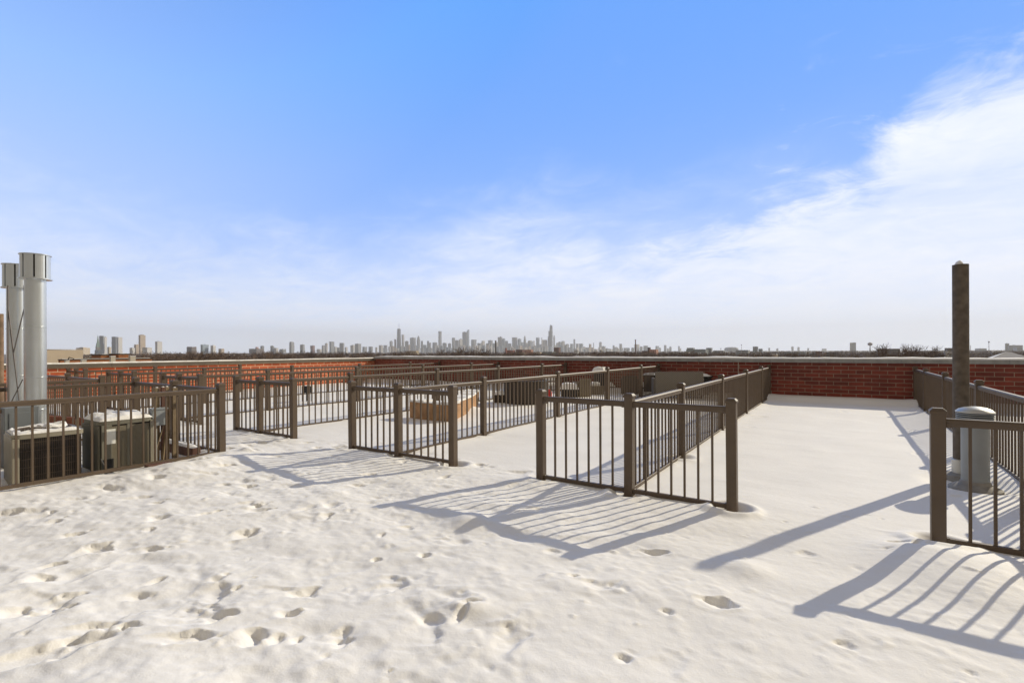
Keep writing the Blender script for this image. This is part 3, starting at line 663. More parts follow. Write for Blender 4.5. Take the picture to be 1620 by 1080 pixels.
# barrel sofa, back to the camera
p = on_snow(826, 639); sf = empty('barrel_sofa', (p.x-.1, p.y+.35, 0), 'dark wicker barrel sofa with a rounded back, seen from behind through the balusters', 'sofa')
MB().lathe([(.46, -.05), (.47, .56), (.41, .58), (.39, -.05)], n=24, a0=R(150)+TH, a1=R(390)+TH).build('backrest', WICKD, sf, True)
MB().lathe([(.40, -.05), (.40, .30), (.0001, .31)], n=24).build('seat', WICKD, sf, True)
sf.scale = (1.2, 1.2, 1.0)
lump(12, 12, .7, .7, .08, 31, .4, 'snow_cap', sf, (0, 0, .31), 'round'); lump(10, 4, .24, .05, .03, 33, .6, 'snow_cap', sf, (-.05, -.44, .575))
p = on_snow(790, 637); ot = empty('ottoman', (p.x, p.y+.18, 0), 'low dark wicker ottoman topped with snow left of the barrel sofa', 'ottoman', None, R(20))
MB().box(-.20, .20, -.19, .19, -.05, .20).build('ottoman_body', WICKD, ot, bevel=.015)
lump(10, 10, .38, .36, .10, 35, .35, 'snow_cap', ot, (0, 0, .20))
# folding chair and red container
p = on_snow(871, 628); fc = empty('folding_chair', (p.x, p.y, 0), 'pale tube framed folding chair with snow on it beside the barrel sofa', 'chair', None, R(30))
m = MB()
for s in (-1, 1): m.tube((s*.20, -.22, -.05), (s*.19, .12, .62), .013, 8); m.tube((s*.18, .2, -.05), (s*.18, -.14, .36), .013, 8)
m.tube((-.19, .12, .61), (.19, .12, .61), .013, 8); m.build('chair_frame', WHITEP, fc, True)
MB().box(-.17, .17, -.15, .16, .33, .35).build('seat', WHITEP, fc); MB().box(-.17, .17, .085, .10, .45, .59).build('backrest', WHITEP, fc)
lump(8, 8, .32, .28, .07, 40, .4, 'snow_cap', fc, (0, 0, .351))
p = on_snow(869.5, 629); rc = empty('red_container', (p.x+.05, p.y-.12, 0), 'small bright red container beside the folding chair', 'container')
MB().lathe([(.075, -.03), (.085, .16), (.06, .20), (.03, .215)], n=20).build('container_body', RED, rc, True); MB().lathe([(.032, .214), (.032, .24), (.0001, .24)], n=14).build('container_lid', RED, rc, True)
# low tables with thick snow
def low_table(label, x, y, w, d, h, rz, mm, snow, seed, cat='table'):
    e = empty('low_table', (x, y, 0), label, cat, 'snow covered low tables', rz)
    MB().box(-w/2, w/2, -d/2, d/2, h-.05, h).build('tabletop', mm, e, bevel=.008)
    MB().box(-w/2+.05, w/2-.05, -d/2+.05, d/2-.05, -.05, h-.051).build('table_base', DEEP, e)
    lump(12, 10, w-.02, d-.02, snow, seed, .3, 'snow_cap', e, (0, 0, h+.0005)); return e
p = on_snow(896, 628); low_table('low dark table with thick snow between the red container and the tan wicker chair', p.x, p.y+.2, .55, .5, .22, R(25), DEEP, .17, 41)
p = on_snow(918, 627); wicker_chair('tan wicker chair catching the sun, its tall back towards the camera', p.x, p.y+.1, .36, .42, .50, .24, R(55), WICKT, .1, False)
p = on_snow(937, 624); wicker_chair('tan wicker seat with rounded snow just right of the tan wicker chair', p.x, p.y+.2, .42, .42, .26, .24, R(40), WICKT, .12, False, arms=False, cat='seat', name='wicker_stool')
p = on_snow(972, 618); low_table('wide low table with bluish snow in front of the dark wicker armchair', p.x, p.y+.15, .7, .6, .14, R(20), WICKD, .19, 42)
p = on_snow(994, 623); wicker_chair('dark wicker armchair close to the railing in front of the wide loveseat', p.x, p.y+.1, .42, .5, .55, .28, R(25), WICKD, .06, False)
gq = at(949, 612, 15.4); gr = empty('covered_grill', (gq.x, gq.y, 0), 'dark covered grill under a rounded heap of snow near the shaded parapet', 'grill')
MB().prism(rounded_rect(-.17, .17, -.15, .15, .07), -.05, .66).build('grill_cover', DEEP, gr, bevel=.01); lump(14, 14, .38, .34, .14, 44, .25, 'snow_cap', gr, (0, 0, .655))
# loveseat group
p = at(1070, 600, 13.5)
wicker_chair('wide grey brown wicker loveseat with its woven back to the camera', p.x, p.y+.1, 1.26, .50, .72, .36, R(27), WICK, .08, True, cat='loveseat', name='wicker_loveseat')
q = at(1072, 612, 14.4); q.y = 14.66; tb = empty('patio_table', (q.x, q.y+.0, 0), 'long dark patio table with a flat layer of snow behind the loveseat', 'table', None, 0)
MB().box(-1.0, .95, -.22, .2, 0.53, .57).build('tabletop', DEEP, tb, bevel=.008); lump(18, 8, 1.90, .40, .08, 46, .2, 'snow_cap', tb, (-.05, 0, .57))
MB().box(-.95, .9, -.18, .18, -.05, .529).build('table_base', DEEP, tb)
for k, (px, lb, s) in enumerate(((1021, 'small footstool with a cushion of pinkish snow left of the loveseat', .3), (1035, 'second small footstool of snow half hidden by the loveseat corner', .26))):
    p = on_snow(px, 621); st = empty('footstool', (p.x, p.y+.12, 0), lb, 'footstool', 'footstools by the loveseat')
    MB().prism(rounded_rect(-s/2, s/2, -s/2, s/2, .05), .13, .17).build('seat', DEEP, st)
    for sx in (-1, 1):
        for sy in (-1, 1): MB().tube((sx*s*.4, sy*s*.4, -.04), (sx*s*.3, sy*s*.3, .13), .011, 6).build('leg', DEEP, st, True)
    lump(10, 10, s*1.25, s*1.2, .15, 50+k, .2, 'snow_cap', st, (0, 0, .17), 'round')
# magenta panel beyond the right railing
pn = empty('plastic_tub', (1.98, 4.95, 0), 'magenta plastic tub glimpsed between the balusters at the picture edge', 'tub')
MB().lathe([(.16, -.05), (.22, .56), (.235, .57), (.235, .585), (.205, .585), (.15, .0)], n=28).build('tub_body', PURPLE, pn, True)
lump(12, 12, .4, .4, .05, 60, .3, 'snow_cap', pn, (0, 0, .56), 'round')
# wall light / valves seen by the side parapet
q = at(485, 612, 13.0); hb = empty('grill_box', (q.x, q.y, 0), 'small black box on thin legs standing in snow before the sunlit parapet', 'box')
MB().box(-.1, .1, -.08, .08, .22, .40).build('box_body', BLACK, hb, bevel=.01)
for sx in (-1, 1):
    for sy in (-1, 1): MB().tube((sx*.09, sy*.07, -.03), (sx*.09, sy*.07, .22), .008, 6).build('leg', BLACK, hb, True)

# ------------------------------------------------------------------ the city beyond
GZ = -17.0
def ground_mat():
    m = bpy.data.materials.new('winter_ground'); m.use_nodes = True; nt = m.node_tree; L = nt.links; b = nt.nodes['Principled BSDF']
    tc = nt.nodes.new('ShaderNodeTexCoord'); n = nt.nodes.new('ShaderNodeTexNoise'); n.inputs['Scale'].default_value = .012; n.inputs['Detail'].default_value = 8; n.inputs['Roughness'].default_value = .7
    L.new(tc.outputs['Object'], n.inputs[0]); r = nt.nodes.new('ShaderNodeValToRGB'); L.new(n.outputs[0], r.inputs[0])
    r.color_ramp.elements[0].position = .42; r.color_ramp.elements[0].color = (.085, .062, .046, 1); r.color_ramp.elements[1].position = .78; r.color_ramp.elements[1].color = (.40, .36, .33, 1)
    L.new(r.outputs[0], b.inputs['Base Color']); b.inputs['Roughness'].default_value = .9; return m
m = MB(); n = 64
m.add([(10800*math.cos(2*math.pi*i/n), 10800*math.sin(2*math.pi*i/n), GZ) for i in range(n)], [tuple(range(n))])
tag(m.build('ground', ground_mat()), kind='structure')

def tower_mat(name, wall, glass, fh=3.6, fw=4.0, band=.5):
    if name in MATS: return MATS[name]
    m = bpy.data.materials.new(name); m.use_nodes = True; nt = m.node_tree; L = nt.links; b = nt.nodes['Principled BSDF']
    tc = nt.nodes.new('ShaderNodeTexCoord'); s = nt.nodes.new('ShaderNodeSeparateXYZ'); L.new(tc.outputs['Object'], s.inputs[0])
    def mth(op, a, bb=None):
        n = nt.nodes.new('ShaderNodeMath'); n.operation = op
        for i, v in enumerate((a, bb)):
            if v is None: continue
            if isinstance(v, (int, float)): n.inputs[i].default_value = v
            else: L.new(v, n.inputs[i])
        return n.outputs[0]
    hx = mth('ADD', s.outputs[0], s.outputs[1])
    wx = mth('GREATER_THAN', mth('FRACT', mth('DIVIDE', hx, fw)), 1-band-.15); wz = mth('GREATER_THAN', mth('FRACT', mth('DIVIDE', s.outputs[2], fh)), 1-band)
    g = nt.nodes.new('ShaderNodeNewGeometry'); ns = nt.nodes.new('ShaderNodeSeparateXYZ'); L.new(g.outputs['Normal'], ns.inputs[0])
    side = mth('LESS_THAN', mth('ABSOLUTE', ns.outputs[2]), .5)
    f = mth('MULTIPLY', mth('MULTIPLY', wx, wz), side)
    mx = nt.nodes.new('ShaderNodeMix'); mx.data_type = 'RGBA'; L.new(f, mx.inputs[0]); mx.inputs[6].default_value = (*wall, 1); mx.inputs[7].default_value = (*glass, 1)
    L.new(mx.outputs[2], b.inputs['Base Color']); b.inputs['Roughness'].default_value = .6
    MATS[name] = m; return m
TM = {'pale': tower_mat('pale_concrete_tower', (.64, .61, .57), (.30, .31, .33), 9, 12, .45),
      'grey': tower_mat('grey_concrete_tower', (.33, .33, .33), (.15, .17, .2)),
      'dark': tower_mat('dark_steel_tower', (.085, .09, .10), (.05, .055, .065)),
      'slate': tower_mat('slate_glass_tower', (.27, .28, .29), (.13, .15, .18), 7, 8),
      'tan': tower_mat('tan_brick_tower', (.48, .37, .25), (.2, .17, .14)),
      'blue': tower_mat('blue_glass_tower', (.28, .33, .38), (.18, .24, .30)),
      'rust': tower_mat('rust_brick_block', (.20, .085, .055), (.09, .05, .04)),
      'red': tower_mat('red_brick_factory', (.35, .10, .06), (.2, .08, .06)),
      'salmon': tower_mat('salmon_brick_block', (.55, .28, .20), (.35, .18, .14)),
      'brown': tower_mat('brown_brick_block', (.16, .115, .085), (.07, .06, .055)),
      'cream': tower_mat('cream_block', (.62, .52, .38), (.35, .28, .2)),
      'green': tower_mat('grey_green_block', (.17, .19, .17), (.1, .11, .11))}
WORDS = {'pale': 'pale concrete', 'grey': 'mid grey', 'dark': 'dark steel', 'slate': 'slate glass', 'tan': 'tan brick', 'blue': 'blue glass', 'rust': 'rust brown', 'red': 'red brick', 'salmon': 'salmon pink', 'brown': 'dull brown', 'cream': 'cream', 'green': 'grey green'}
def tower(x0, x1, yt, d, tone, label=None, split=.5, roof='flat', steps=None, mast=None, group='towers on the horizon', name='tower_block', cat='building'):
    xc = x0+(x1-x0)*split; r = ray(xc, yt); phi = math.atan((xc-810)/CAM_F); aa = TH-phi
    Wt = (x1-x0)/CAM_F*d*math.cos(phi); ca, sa = math.cos(aa), math.sin(abs(aa))
    rz = 0.
    if aa > .85: rz = aa-.62; aa = .62; ca, sa = math.cos(aa), math.sin(aa)     # streets there run askew
    w = split*Wt/max(ca, .25); l = (1-split)*Wt/max(sa, .30)
    l = min(max(l, .12*w), 4*w+5); P = Vector((0, 0, EYE))+r*d; H = P.z-GZ
    right = aa >= 0
    ox, oy = (-w/2 if right else w/2), l/2
    e = empty(name, (P.x+ox*math.cos(rz)-oy*math.sin(rz), P.y+ox*math.sin(rz)+oy*math.cos(rz), GZ), label, cat, group, rz)
    b = MB(); M_ = TM[tone]
    if steps:                                                            # (fraction of height, fraction of width)
        z = 0
        for k, (fh, fa) in enumerate(steps):
            sh = (1-fa)*w/2
            b.box(-w/2+sh*2*(.5 if k else 0), w/2-sh*2*(.5 if k else 0), -l/2+(1-fa)*l/2, l/2-(1-fa)*l/2, z, H*fh); z = H*fh+.001
    elif roof == 'taper':
        b.add([(sx*w/2*k, sy*l/2*k, z) for k, z in ((1, 0), (.68, H)) for sx, sy in ((-1, -1), (1, -1), (1, 1), (-1, 1))], [(4, 5, 6, 7), (0, 1, 5, 4), (1, 2, 6, 5), (2, 3, 7, 6), (3, 0, 4, 7)])
    elif roof == 'dome':
        b.box(-w/2, w/2, -l/2, l/2, 0, H*.86)
        for k in range(6):
            t0, t1 = k/6*math.pi/2, (k+1)/6*math.pi/2
            b.add([(sx*w/2*math.cos(t), sy*l/2*(.4+.6*math.cos(t)), H*.86+H*.14*math.sin(t)) for t in (t0, t1) for sx, sy in ((-1, -1), (1, -1), (1, 1), (-1, 1))], [(4, 5, 6, 7), (0, 1, 5, 4), (1, 2, 6, 5), (2, 3, 7, 6), (3, 0, 4, 7)])
    elif roof == 'spire':
        b.box(-w/2, w/2, -l/2, l/2, 0, H*.72); b.box(-w*.36, w*.36, -l*.36, l*.36, H*.7201, H*.84)
        b.add([(-w*.3, -l*.3, H*.8401), (w*.3, -l*.3, H*.8401), (w*.3, l*.3, H*.8401), (-w*.3, l*.3, H*.8401), (0, 0, H)], [(0, 1, 4), (1, 2, 4), (2, 3, 4), (3, 0, 4), (3, 2, 1, 0)])
    elif roof == 'slant':
        b.add([(-w/2, -l/2, 0), (w/2, -l/2, 0), (w/2, l/2, 0), (-w/2, l/2, 0), (-w/2, -l/2, H*.9), (w/2, -l/2, H), (w/2, l/2, H), (-w/2, l/2, H*.9)], [(3, 2, 1, 0), (4, 5, 6, 7), (0, 1, 5, 4), (1, 2, 6, 5), (2, 3, 7, 6), (3, 0, 4, 7)])
    else:
        b.box(-w/2, w/2, -l/2, l/2, 0, H)
    b.build('tower_body', M_, e)
    if roof == 'flat' and not steps and (x1-x0) > 4 and d > 2000 and random.random() < .6:
        k = random.uniform(.2, .5); h2 = H*random.uniform(.02, .05); ox = random.uniform(-.2, .2)*w
        MB().box(ox-w*k/2, ox+w*k/2, -l*k/2, l*k/2, H+.01, H+h2).build('roof_plant', TM['grey'], e)
    if mast:
        for mx, mh in mast: MB().tube((mx*w, 0, H-1), (mx*w, 0, H+mh), max(2.2, d/5000.), 6).build('mast', TM['pale'], e)
    return e

D0 = 8800
LAND = [  # x0, x1, ytop, distance, tone, label, options
 (627.2,634.9,519.8,D0,'dark','tallest dark tapering tower with two thin masts at the far side of the downtown skyline',dict(roof='taper',mast=[(-.18,95),(.18,95)],split=.6)),
 (635.4,639.5,529,D0,'pale','slim pale tower directly beside the dark tapering tower with two masts',dict(split=.5)),
 (648.4,657.8,534,D0,'grey','broad grey slab tower third past the dark tapering tower',dict(split=.6)),
 (659.3,664.7,531,D0,'grey','grey stepped tower with a pointed crown beside the broad grey slab',dict(steps=((.8,1),(.93,.7),(1,.35)))),
 (693.3,698.8,523.7,D0,'slate','lone slim glass tower with a bright sunlit side, high above its neighbours',dict(split=.35,steps=((.6,1),(1,.92)))),
 (714.9,720,534,D0,'slate','dark flat topped tower just before the twin height blue glass tower',{}),
 (731.4,738.8,525.2,D0,'slate','broad lower half of the tall stepped glass tower in mid skyline',dict(split=.9)),
 (738.0,742.4,521.2,D0+250,'blue','slim upper shaft rising behind the broad glass tower in mid skyline',dict(roof='slant')),
 (745.2,753.8,537,D0,'slate','dark square block right of the stepped glass tower',{}),
 (787.4,794.8,533,D0,'grey','wide grey tower right of the dark factory chimney',dict(split=.7)),
 (794.8,799.3,535.6,D0,'blue','blue grey tower leaning on the wide grey tower beside the chimney',{}),
 (810,818.5,533.4,D0,'grey','wide flat topped grey tower above the red factory',dict(split=.7)),
 (819,824.7,536,D0,'blue','blue grey tower next to the wide flat topped one above the red factory',{}),
 (828.2,832.4,529.6,D0,'grey','tower with a sharp pyramid spire above the red factory',dict(roof='spire')),
 (834.8,843.2,538,D0,'slate','round shouldered dark tower right of the pyramid spire',dict(roof='dome')),
 (848,853.6,534,D0,'blue','blue grey tower standing left of the two thin masts near the stepped black giant',dict(mast=[(.3,30)])),
 (858,866,537.5,D0,'pale','pale block at the foot of the stepped black giant',{}),
 (866.6,874.3,532.0,D0,'dark','lower wings of the stepped black giant, tallest tower of the skyline',dict(split=.7)),
 (867.6,874.3,523.2,D0+60,'dark','middle tier of the stepped black giant, tallest tower of the skyline',dict(split=.7)),
 (869.4,874.1,514.6,D0+110,'dark','topmost shaft of the stepped black giant, tallest tower of the skyline',dict(split=.7,mast=[(-.2,8),(.2,8)])),
 (875.3,878,530.6,D0,'slate','slim tower right beside the stepped black giant',dict(steps=((.9,1),(1,.6)))),
 (907.2,910.1,536.4,D0,'slate','slim tower standing alone among low ones right of the stepped black giant',{}),
 (938.4,939.8,542,D0,'grey','needle thin tower far right of the stepped black giant',{}),
 (947.9,952,541,D0,'slate','dark narrow tower beside construction cranes right of the needle thin tower',{}),
 (156.9,164.6,531,4300,'slate','shaded half, painted dark, of the slab tower directly behind the green church spire',dict(split=.8)),  # shaded side built as its own block, shade in the tone
 (164.3,169.7,533,4350,'pale','sunlit half, painted pale, of the slab tower behind the church spire',dict(split=.2)),  # its sunlit side, the light carried by the pale tone
 (176.5,184.3,532.4,4300,'slate','shaded half, painted dark, of the twin slab tower between church spire and tan tower',dict(split=.85)),  # face turned from the sun, darkened by its tone
 (184.3,193.8,533,4330,'pale','sunlit half, painted pale, of the twin slab tower between church spire and tan tower',dict(split=.3)),  # face towards the sun, brightened by its tone
 (219.2,232.7,529.7,3900,'tan','tallest tan tower of the near cluster with a notched top',dict(split=.2,mast=[(-.3,5),(0,5),(.3,5)])),
 (212,220,544.6,3850,'tan','lower tan wing at the foot of the tallest tan tower',dict(split=.4)),
 (225,240.6,549.4,3700,'pale','low pale block in front of the tallest tan tower',{}),
 (245.4,256.9,540,4100,'pale','pale slab with a dark edge standing alone right of the tan tower',dict(split=.3)),
 (205,213.5,550,3700,'pale','small pale block left of the tan tower foot',{}),
 (169.7,176,548.7,3600,'cream','small cream block between the church spire towers and twin slab',{}),
 (120.4,142.8,549,3000,'cream','long low cream apartment block behind the beige warehouse wall',dict(steps=((.93,1),(1,.5)))),
 (295.3,311,548.4,3300,'brown','boxy brown and white building low among the treetops',dict(split=.5)),
 (317.3,333.3,545,3800,'blue','wide pale blue hospital like block above the treetops',dict(split=.2)),
 (333,341.5,545.6,3850,'pale','pale round topped block attached to the wide pale blue block',dict(roof='dome')),
 (345.6,355,551.4,3700,'tan','low tan block right of the wide pale blue block',{}),
 (393.8,417.5,551.5,4200,'brown','low spread of brown roofs before a cluster of small towers',{}),
 (412,418,547,4600,'slate','small dark tower over the low spread of brown roofs',{}),
 (404,409,548.7,4600,'salmon','small pinkish tower over the low spread of brown roofs',{}),
 (427.7,433.8,547,4700,'slate','small two toned tower left of the round topped tower',dict(split=.6)),
 (433.8,440.6,550,4700,'pale','short pale neighbour of the small two toned tower',{}),
 (442,452.8,552,4500,'grey','low grey block just left of the round topped tower',{}),
 (457.6,465.7,540,4900,'grey','round topped grey tower standing alone above bare trees',dict(roof='dome',split=.4)),
 (474.6,482,545,5200,'grey','grey slab with a pale edge right of the round topped tower',dict(split=.6)),
 (491,498,546.4,5200,'rust','brown and pale tower second right of the round topped tower',dict(split=.5)),
 (1334.8,1346.9,542,4300,'grey','square grey tower alone on the low horizon left of the water tower',dict(split=.8)),
 (1574.6,1598.7,546,3300,'grey','long grey block with a raised middle right of the tall pipe',dict(split=.9)),
 (1584,1591,543,3330,'grey','raised middle of the long grey block right of the tall pipe',dict(split=.9)),
 (1599.6,1618,550,3000,'slate','low dark block at the picture edge right of the long grey block',{}),
 (1537,1561,551,3600,'grey','low grey spread of roofs immediately right of the tall pipe',{}),
]
for (x0, x1, yt, d, tone, lab, kw) in LAND: tower(x0, x1, yt, d, tone, lab, **kw)
ORD = ['first','second','third','fourth','fifth','sixth','seventh','eighth','ninth','tenth','eleventh','twelfth','thirteenth','fourteenth','fifteenth','sixteenth','seventeenth','eighteenth','nineteenth','twentieth']
FILL = [  # between landmarks: (landmark words, list of (x0, x1, ytop, tone))
 ('past the brown and pale tower left of downtown', [(501,509,552,'pale'),(509,514,546,'grey'),(514,519,542.7,'pale'),(521,529,540,'slate'),(529,533,548,'pale'),(533,537,549.5,'grey'),(537,544.7,542.3,'grey'),(545.6,550,549,'pale'),(554.2,561,546,'pale'),(561.2,571.5,543.6,'grey'),(573.3,580.7,548.3,'slate'),(583,590,548,'grey'),(593.7,597.4,549,'pale'),(599.3,606,545.8,'pale'),(606.7,612.8,545.8,'grey'),(616.3,621.2,539.5,'grey'),(623.7,626.9,536.5,'rust')]),
 ('past the dark tapering tower', [(640.5,646.4,539.5,'grey'),(646,649,545,'pale'),(657,660,546,'blue'),(665.7,669,539,'slate'),(669,675,545.4,'blue'),(675.5,679,539,'slate'),(679,682,542,'grey'),(684,692,541.5,'slate'),(692,694,546,'pale')]),
 ('past the lone slim glass tower', [(700,706.7,542.5,'grey'),(708.6,713.6,543,'grey'),(720,726,538,'slate'),(726,731.8,536.4,'pale'),(742,745.4,547,'pale'),(755,762.2,542.5,'slate'),(761.7,767.2,539,'pale'),(768.6,775,542.8,'grey'),(772,779.5,538,'slate'),(779,783,542.5,'blue'),(784,788,541,'pale')]),
 ('past the wide grey tower beside the chimney', [(799.3,803.7,539,'grey'),(803.7,809,543,'blue'),(806,811,548,'pale'),(824.7,828.2,541,'blue'),(832,835,542,'pale'),(843.5,846,539,'pale'),(845,848.5,546,'grey'),(853.6,857.5,544.4,'slate'),(856.5,858,534,'pale')]),
 ('past the stepped black giant', [(878,880,546,'pale'),(880,884,542,'grey'),(883,888,540.8,'blue'),(888,893.6,539.4,'grey'),(893,896,545,'pale'),(895,900.4,544,'grey'),(902,907,543.7,'blue'),(911,915.6,543.5,'grey'),(916,922.8,543.5,'blue'),(923,926,548,'pale'),(926,934,549.5,'grey'),(931.6,935.7,544,'tan'),(952,958,547.5,'grey'),(956,967,551.5,'blue'),(969.2,972.3,546,'slate'),(972.3,977.8,549,'grey'),(979.8,984.3,543.7,'slate'),(986.6,995.4,550,'grey')]),
 ('past the thin brown chimney', [(1003.5,1011.7,544.5,'pale'),(1012.4,1017,548,'grey'),(1017.8,1025.3,546.6,'blue'),(1036.8,1043,547,'blue'),(1043,1046,550,'grey'),(1050.4,1054.5,546,'slate'),(1055,1059,551,'grey'),(1059,1062.6,548,'slate'),(1072.8,1075.5,547.3,'grey'),(1075.5,1078,551,'pale')]),
 ('past the church like roofs on the low horizon', [(1215.6,1221,550,'grey'),(1228,1233,551,'grey'),(1251.7,1257.4,548,'grey'),(1261.4,1266,549,'grey'),(1277,1282,550.5,'grey'),(1300,1312.7,551.3,'grey'),(1534,1536.7,546,'grey')]),
]
random.seed(21)
for words, lst in FILL:
    for k, (x0, x1, yt, tone) in enumerate(lst):
        hgt = 'low' if yt > 546 else ('mid height' if yt > 541 else 'tall')
        tower(x0, x1, yt, D0-random.uniform(0, 900) if x0 > 600 else 6300+random.uniform(-200, 600), tone, f'{hgt} {WORDS[tone]} tower, {ORD[k]} {words}', split=random.uniform(.3, .8))
# low packed downtown blocks between the towers
seg = [(600, 690), (690, 760), (760, 830), (830, 900), (900, 1000)]
names = ['under the dark tapering tower', 'under the lone slim glass tower', 'behind the factory chimney', 'under the pyramid spire', 'right of the stepped black giant']
for (a_, b_), nm in zip(seg, names):
    x = a_+random.uniform(0, 3); k = 0
    while x < b_ and k < 20:
        w = random.uniform(3.2, 6.5); tone = random.choice(['pale', 'pale', 'grey', 'blue', 'slate', 'tan'])
        tower(x, x+w, random.uniform(545.5, 551) if a_ < 900 else random.uniform(549, 552), 7600+random.uniform(-300, 300), tone, f'short {WORDS[tone]} block, {ORD[k]} along the packed row {nm}', group='short downtown blocks', split=random.uniform(.3, .8)); x += w*random.uniform(.8, 1.4); k += 1

# church with green steeple
d = 3600; e = empty('church', tuple(at(155, 560, d).xy)+(GZ,), 'stone church tower with a tall pointed green copper spire', 'church'); px = d/CAM_F*math.cos(.7)
zt = at(155, 528.5, d).z-GZ; z1 = at(155, 549, d).z-GZ; z2 = at(155, 541.5, d).z-GZ
MB().box(-3.6*px, 3.6*px, -3*px, 3*px, 0, z1).build('church_tower', tower_mat('church_stone', (.30, .27, .22), (.12, .1, .08), 6, 5, .4), e)
COPPER = mat('green_copper', (.22, .32, .27), .6)
b = MB(); b.frustum(0, 0, 3.0*px, 1.8*px, z1+.01, z2); b.frustum(0, 0, 1.5*px, .05, z2+.01, zt); b.build('spire', COPPER, e)
b = MB()
for sx in (-1, 1):
    for sy in (-1, 1): b.frustum(sx*3.0*px, sy*2.4*px, .7*px, .05, z1+.01, z1+5*px)
b.build('pinnacle', COPPER, e)
MB().box(2*px, 17*px, -6*px, 4*px, 0, at(170, 553.5, d).z-GZ).build('nave', tower_mat('slate_roof', (.10, .12, .15), (.1, .12, .15)), e)

# chimneys, poles, water tower
def stack(x, w, y, yb, d, tone, label, name='factory_chimney', cat='chimney'):
    e = empty(name, tuple(at(x, 560, d).xy)+(GZ,), label, cat); zt = at(x, y, d).z-GZ; r = w/2/CAM_F*d
    MB().lathe([(r*1.25, 0), (r, zt*.96)], n=12).build('chimney_shaft', TM[tone], e, True); MB().lathe([(r*1.1, zt*.96), (r*1.2, zt*.97), (r*1.15, zt), (r*.6, zt)], n=12).build('chimney_crown', TM[tone], e, True)
stack(784.2, 2.2, 538.5, 560, 1500, 'brown', 'dark factory chimney rising left of the red factory')
stack(1005.4, 1.5, 536.7, 560, 1100, 'rust', 'thin brown chimney rising above treetops beside the rust brown block')
e = empty('water_tower', tuple(at(1376.5, 560, 2200).xy)+(GZ,), 'ball shaped water tower on a thin stem above the brown block', 'water tower'); r = 3.3/CAM_F*2200; zc = at(1376.5, 544.2, 2200).z-GZ
MB().lathe([(r*math.cos(t)+.001, zc+r*.85*math.sin(t)) for t in [(-90+15*k)*math.pi/180 for k in range(13)]], n=20).build('tank', tower_mat('tank_paint', (.42, .36, .34), (.30, .26, .26), 9, 30, .5), e, True)
MB().lathe([(r*.35, 0), (r*.16, zc-r*.8)], n=10).build('stem', TM['grey'], e, True)
for (x, y0, w, lb) in ((1564.5, 541.5, .9, 'tall floodlight pole beyond the parapet right of the tall pipe'), (1173, 546, .6, 'thin pale pole on the low horizon before the parapet'), (1140.5, 552, .6, 'short white pole among roofs beyond the parapet')):
    d = 1300; e = empty('light_pole', tuple(at(x, 560, d).xy)+(GZ,), lb, 'pole'); zt = at(x, y0, d).z-GZ; r = w/2/CAM_F*d
    MB().lathe([(r, 0), (r*.8, zt)], n=8).build('pole_shaft', TM['pale'], e, True); MB().box(-r*2.2, r*2.2, -r, r, zt-.01, zt+r*4).build('lamp_head', TM['grey'], e)

# low buildings in the middle distance
def block(x0, x1, yt, d, tone, label, snow=False, name='low_building', extra=None, group=None, split=.75):
    e = tower(x0, x1, yt, d, tone, label, split=split, name=name, group=group, roof='plain')
    return e
LOW = [(800,815,553.8,1500,'red','red brick factory wing with a square stack, left part of the red works'),
 (816,830,552.8,1500,'rust','dark red factory hall in the middle of the red works'),
 (829.4,843.7,553.0,1450,'salmon','sunlit salmon brick hall at the right of the red works'),
 (844.7,857,556.8,1400,'cream','low cream wing with snowy roof right of the salmon hall'),
 (821,832,557.6,1380,'cream','low pink and cream strip in front of the dark red hall'),
 (857.5,879,556.3,1600,'green','long low grey green building under the stepped black giant'),
 (644.4,662.7,554.9,1300,'cream','low cream building with small windows below the dark tapering tower'),
 (1027,1041.6,552.6,1000,'salmon','pinkish brick block directly right of the thin brown chimney'),
 (1024.3,1029.5,549.3,1010,'brown','dark rooftop tank house on the pinkish brick block'),
 (1015.5,1026.5,554.8,1020,'rust','rust brown block between the thin brown chimney and the pinkish block'),
 (1084.8,1126.5,552.3,1900,'green','very long low grey green building on the low horizon'),
 (1086.5,1100,550,1950,'grey','raised grey roof at the left end of the very long grey green building'),
 (1117,1128,550,1950,'slate','raised dark roof at the right end of the very long grey green building'),
 (1128,1150,554.2,1700,'grey','plain grey hall right of the very long grey green building'),
 (1190.8,1201,548,2300,'slate','steep roofed church like hall on the low horizon'),
 (1200,1208,551.5,2250,'slate','lower roof attached to the church like hall'),
 (1164,1190,553.5,1500,'grey','flat grey hall between the thin pole and the church like hall'),
 (1290,1304,555.6,900,'rust','dark rust brick block left of the square grey tower'),
 (1240,1286,556.5,1000,'grey','pale grey row of houses left of the dark rust brick block'),
 (1306,1330,557.2,800,'brown','low brown houses in front of the square grey tower'),
 (1353,1400,551.5,1000,'brown','long dull brown school like building under the water tower'),
 (1468,1509,550.3,1000,'brown','long brown building just left of the tall pipe behind bare trees'),
 (1481,1500,556.0,850,'pale','white snow roofed hall in front of the long brown building by the pipe'),
 (1546,1580,556.5,900,'brown','low brown houses right of the tall pipe'),
 (876,887,549.5,2000,'rust','small rust block among trees right of the grey green building'),
 (908,916,553.5,1800,'pale','tiny pale house among trees under the slim lone tower'),
 (949,953,553,1300,'pale','narrow pale gable among trees under the dark narrow tower'),
 (958,978,556,1200,'brown','brown flat roofed block left of the thin brown chimney'),
]
for (x0, x1, yt, d, tone, lab) in LOW: block(x0, x1, yt, d, tone, lab, group='low buildings beyond the parapet')
MB().box(-1, 1, -1, 1, 0, 1)
q = at(800.5, 552, 1490); tag(MB().box(q.x-2, q.x+2, q.y-2, q.y+2, GZ, at(800.5, 550.2, 1490).z).build('brick_stack', TM['red']), 'short square red stack at the left end of the red factory', 'chimney')
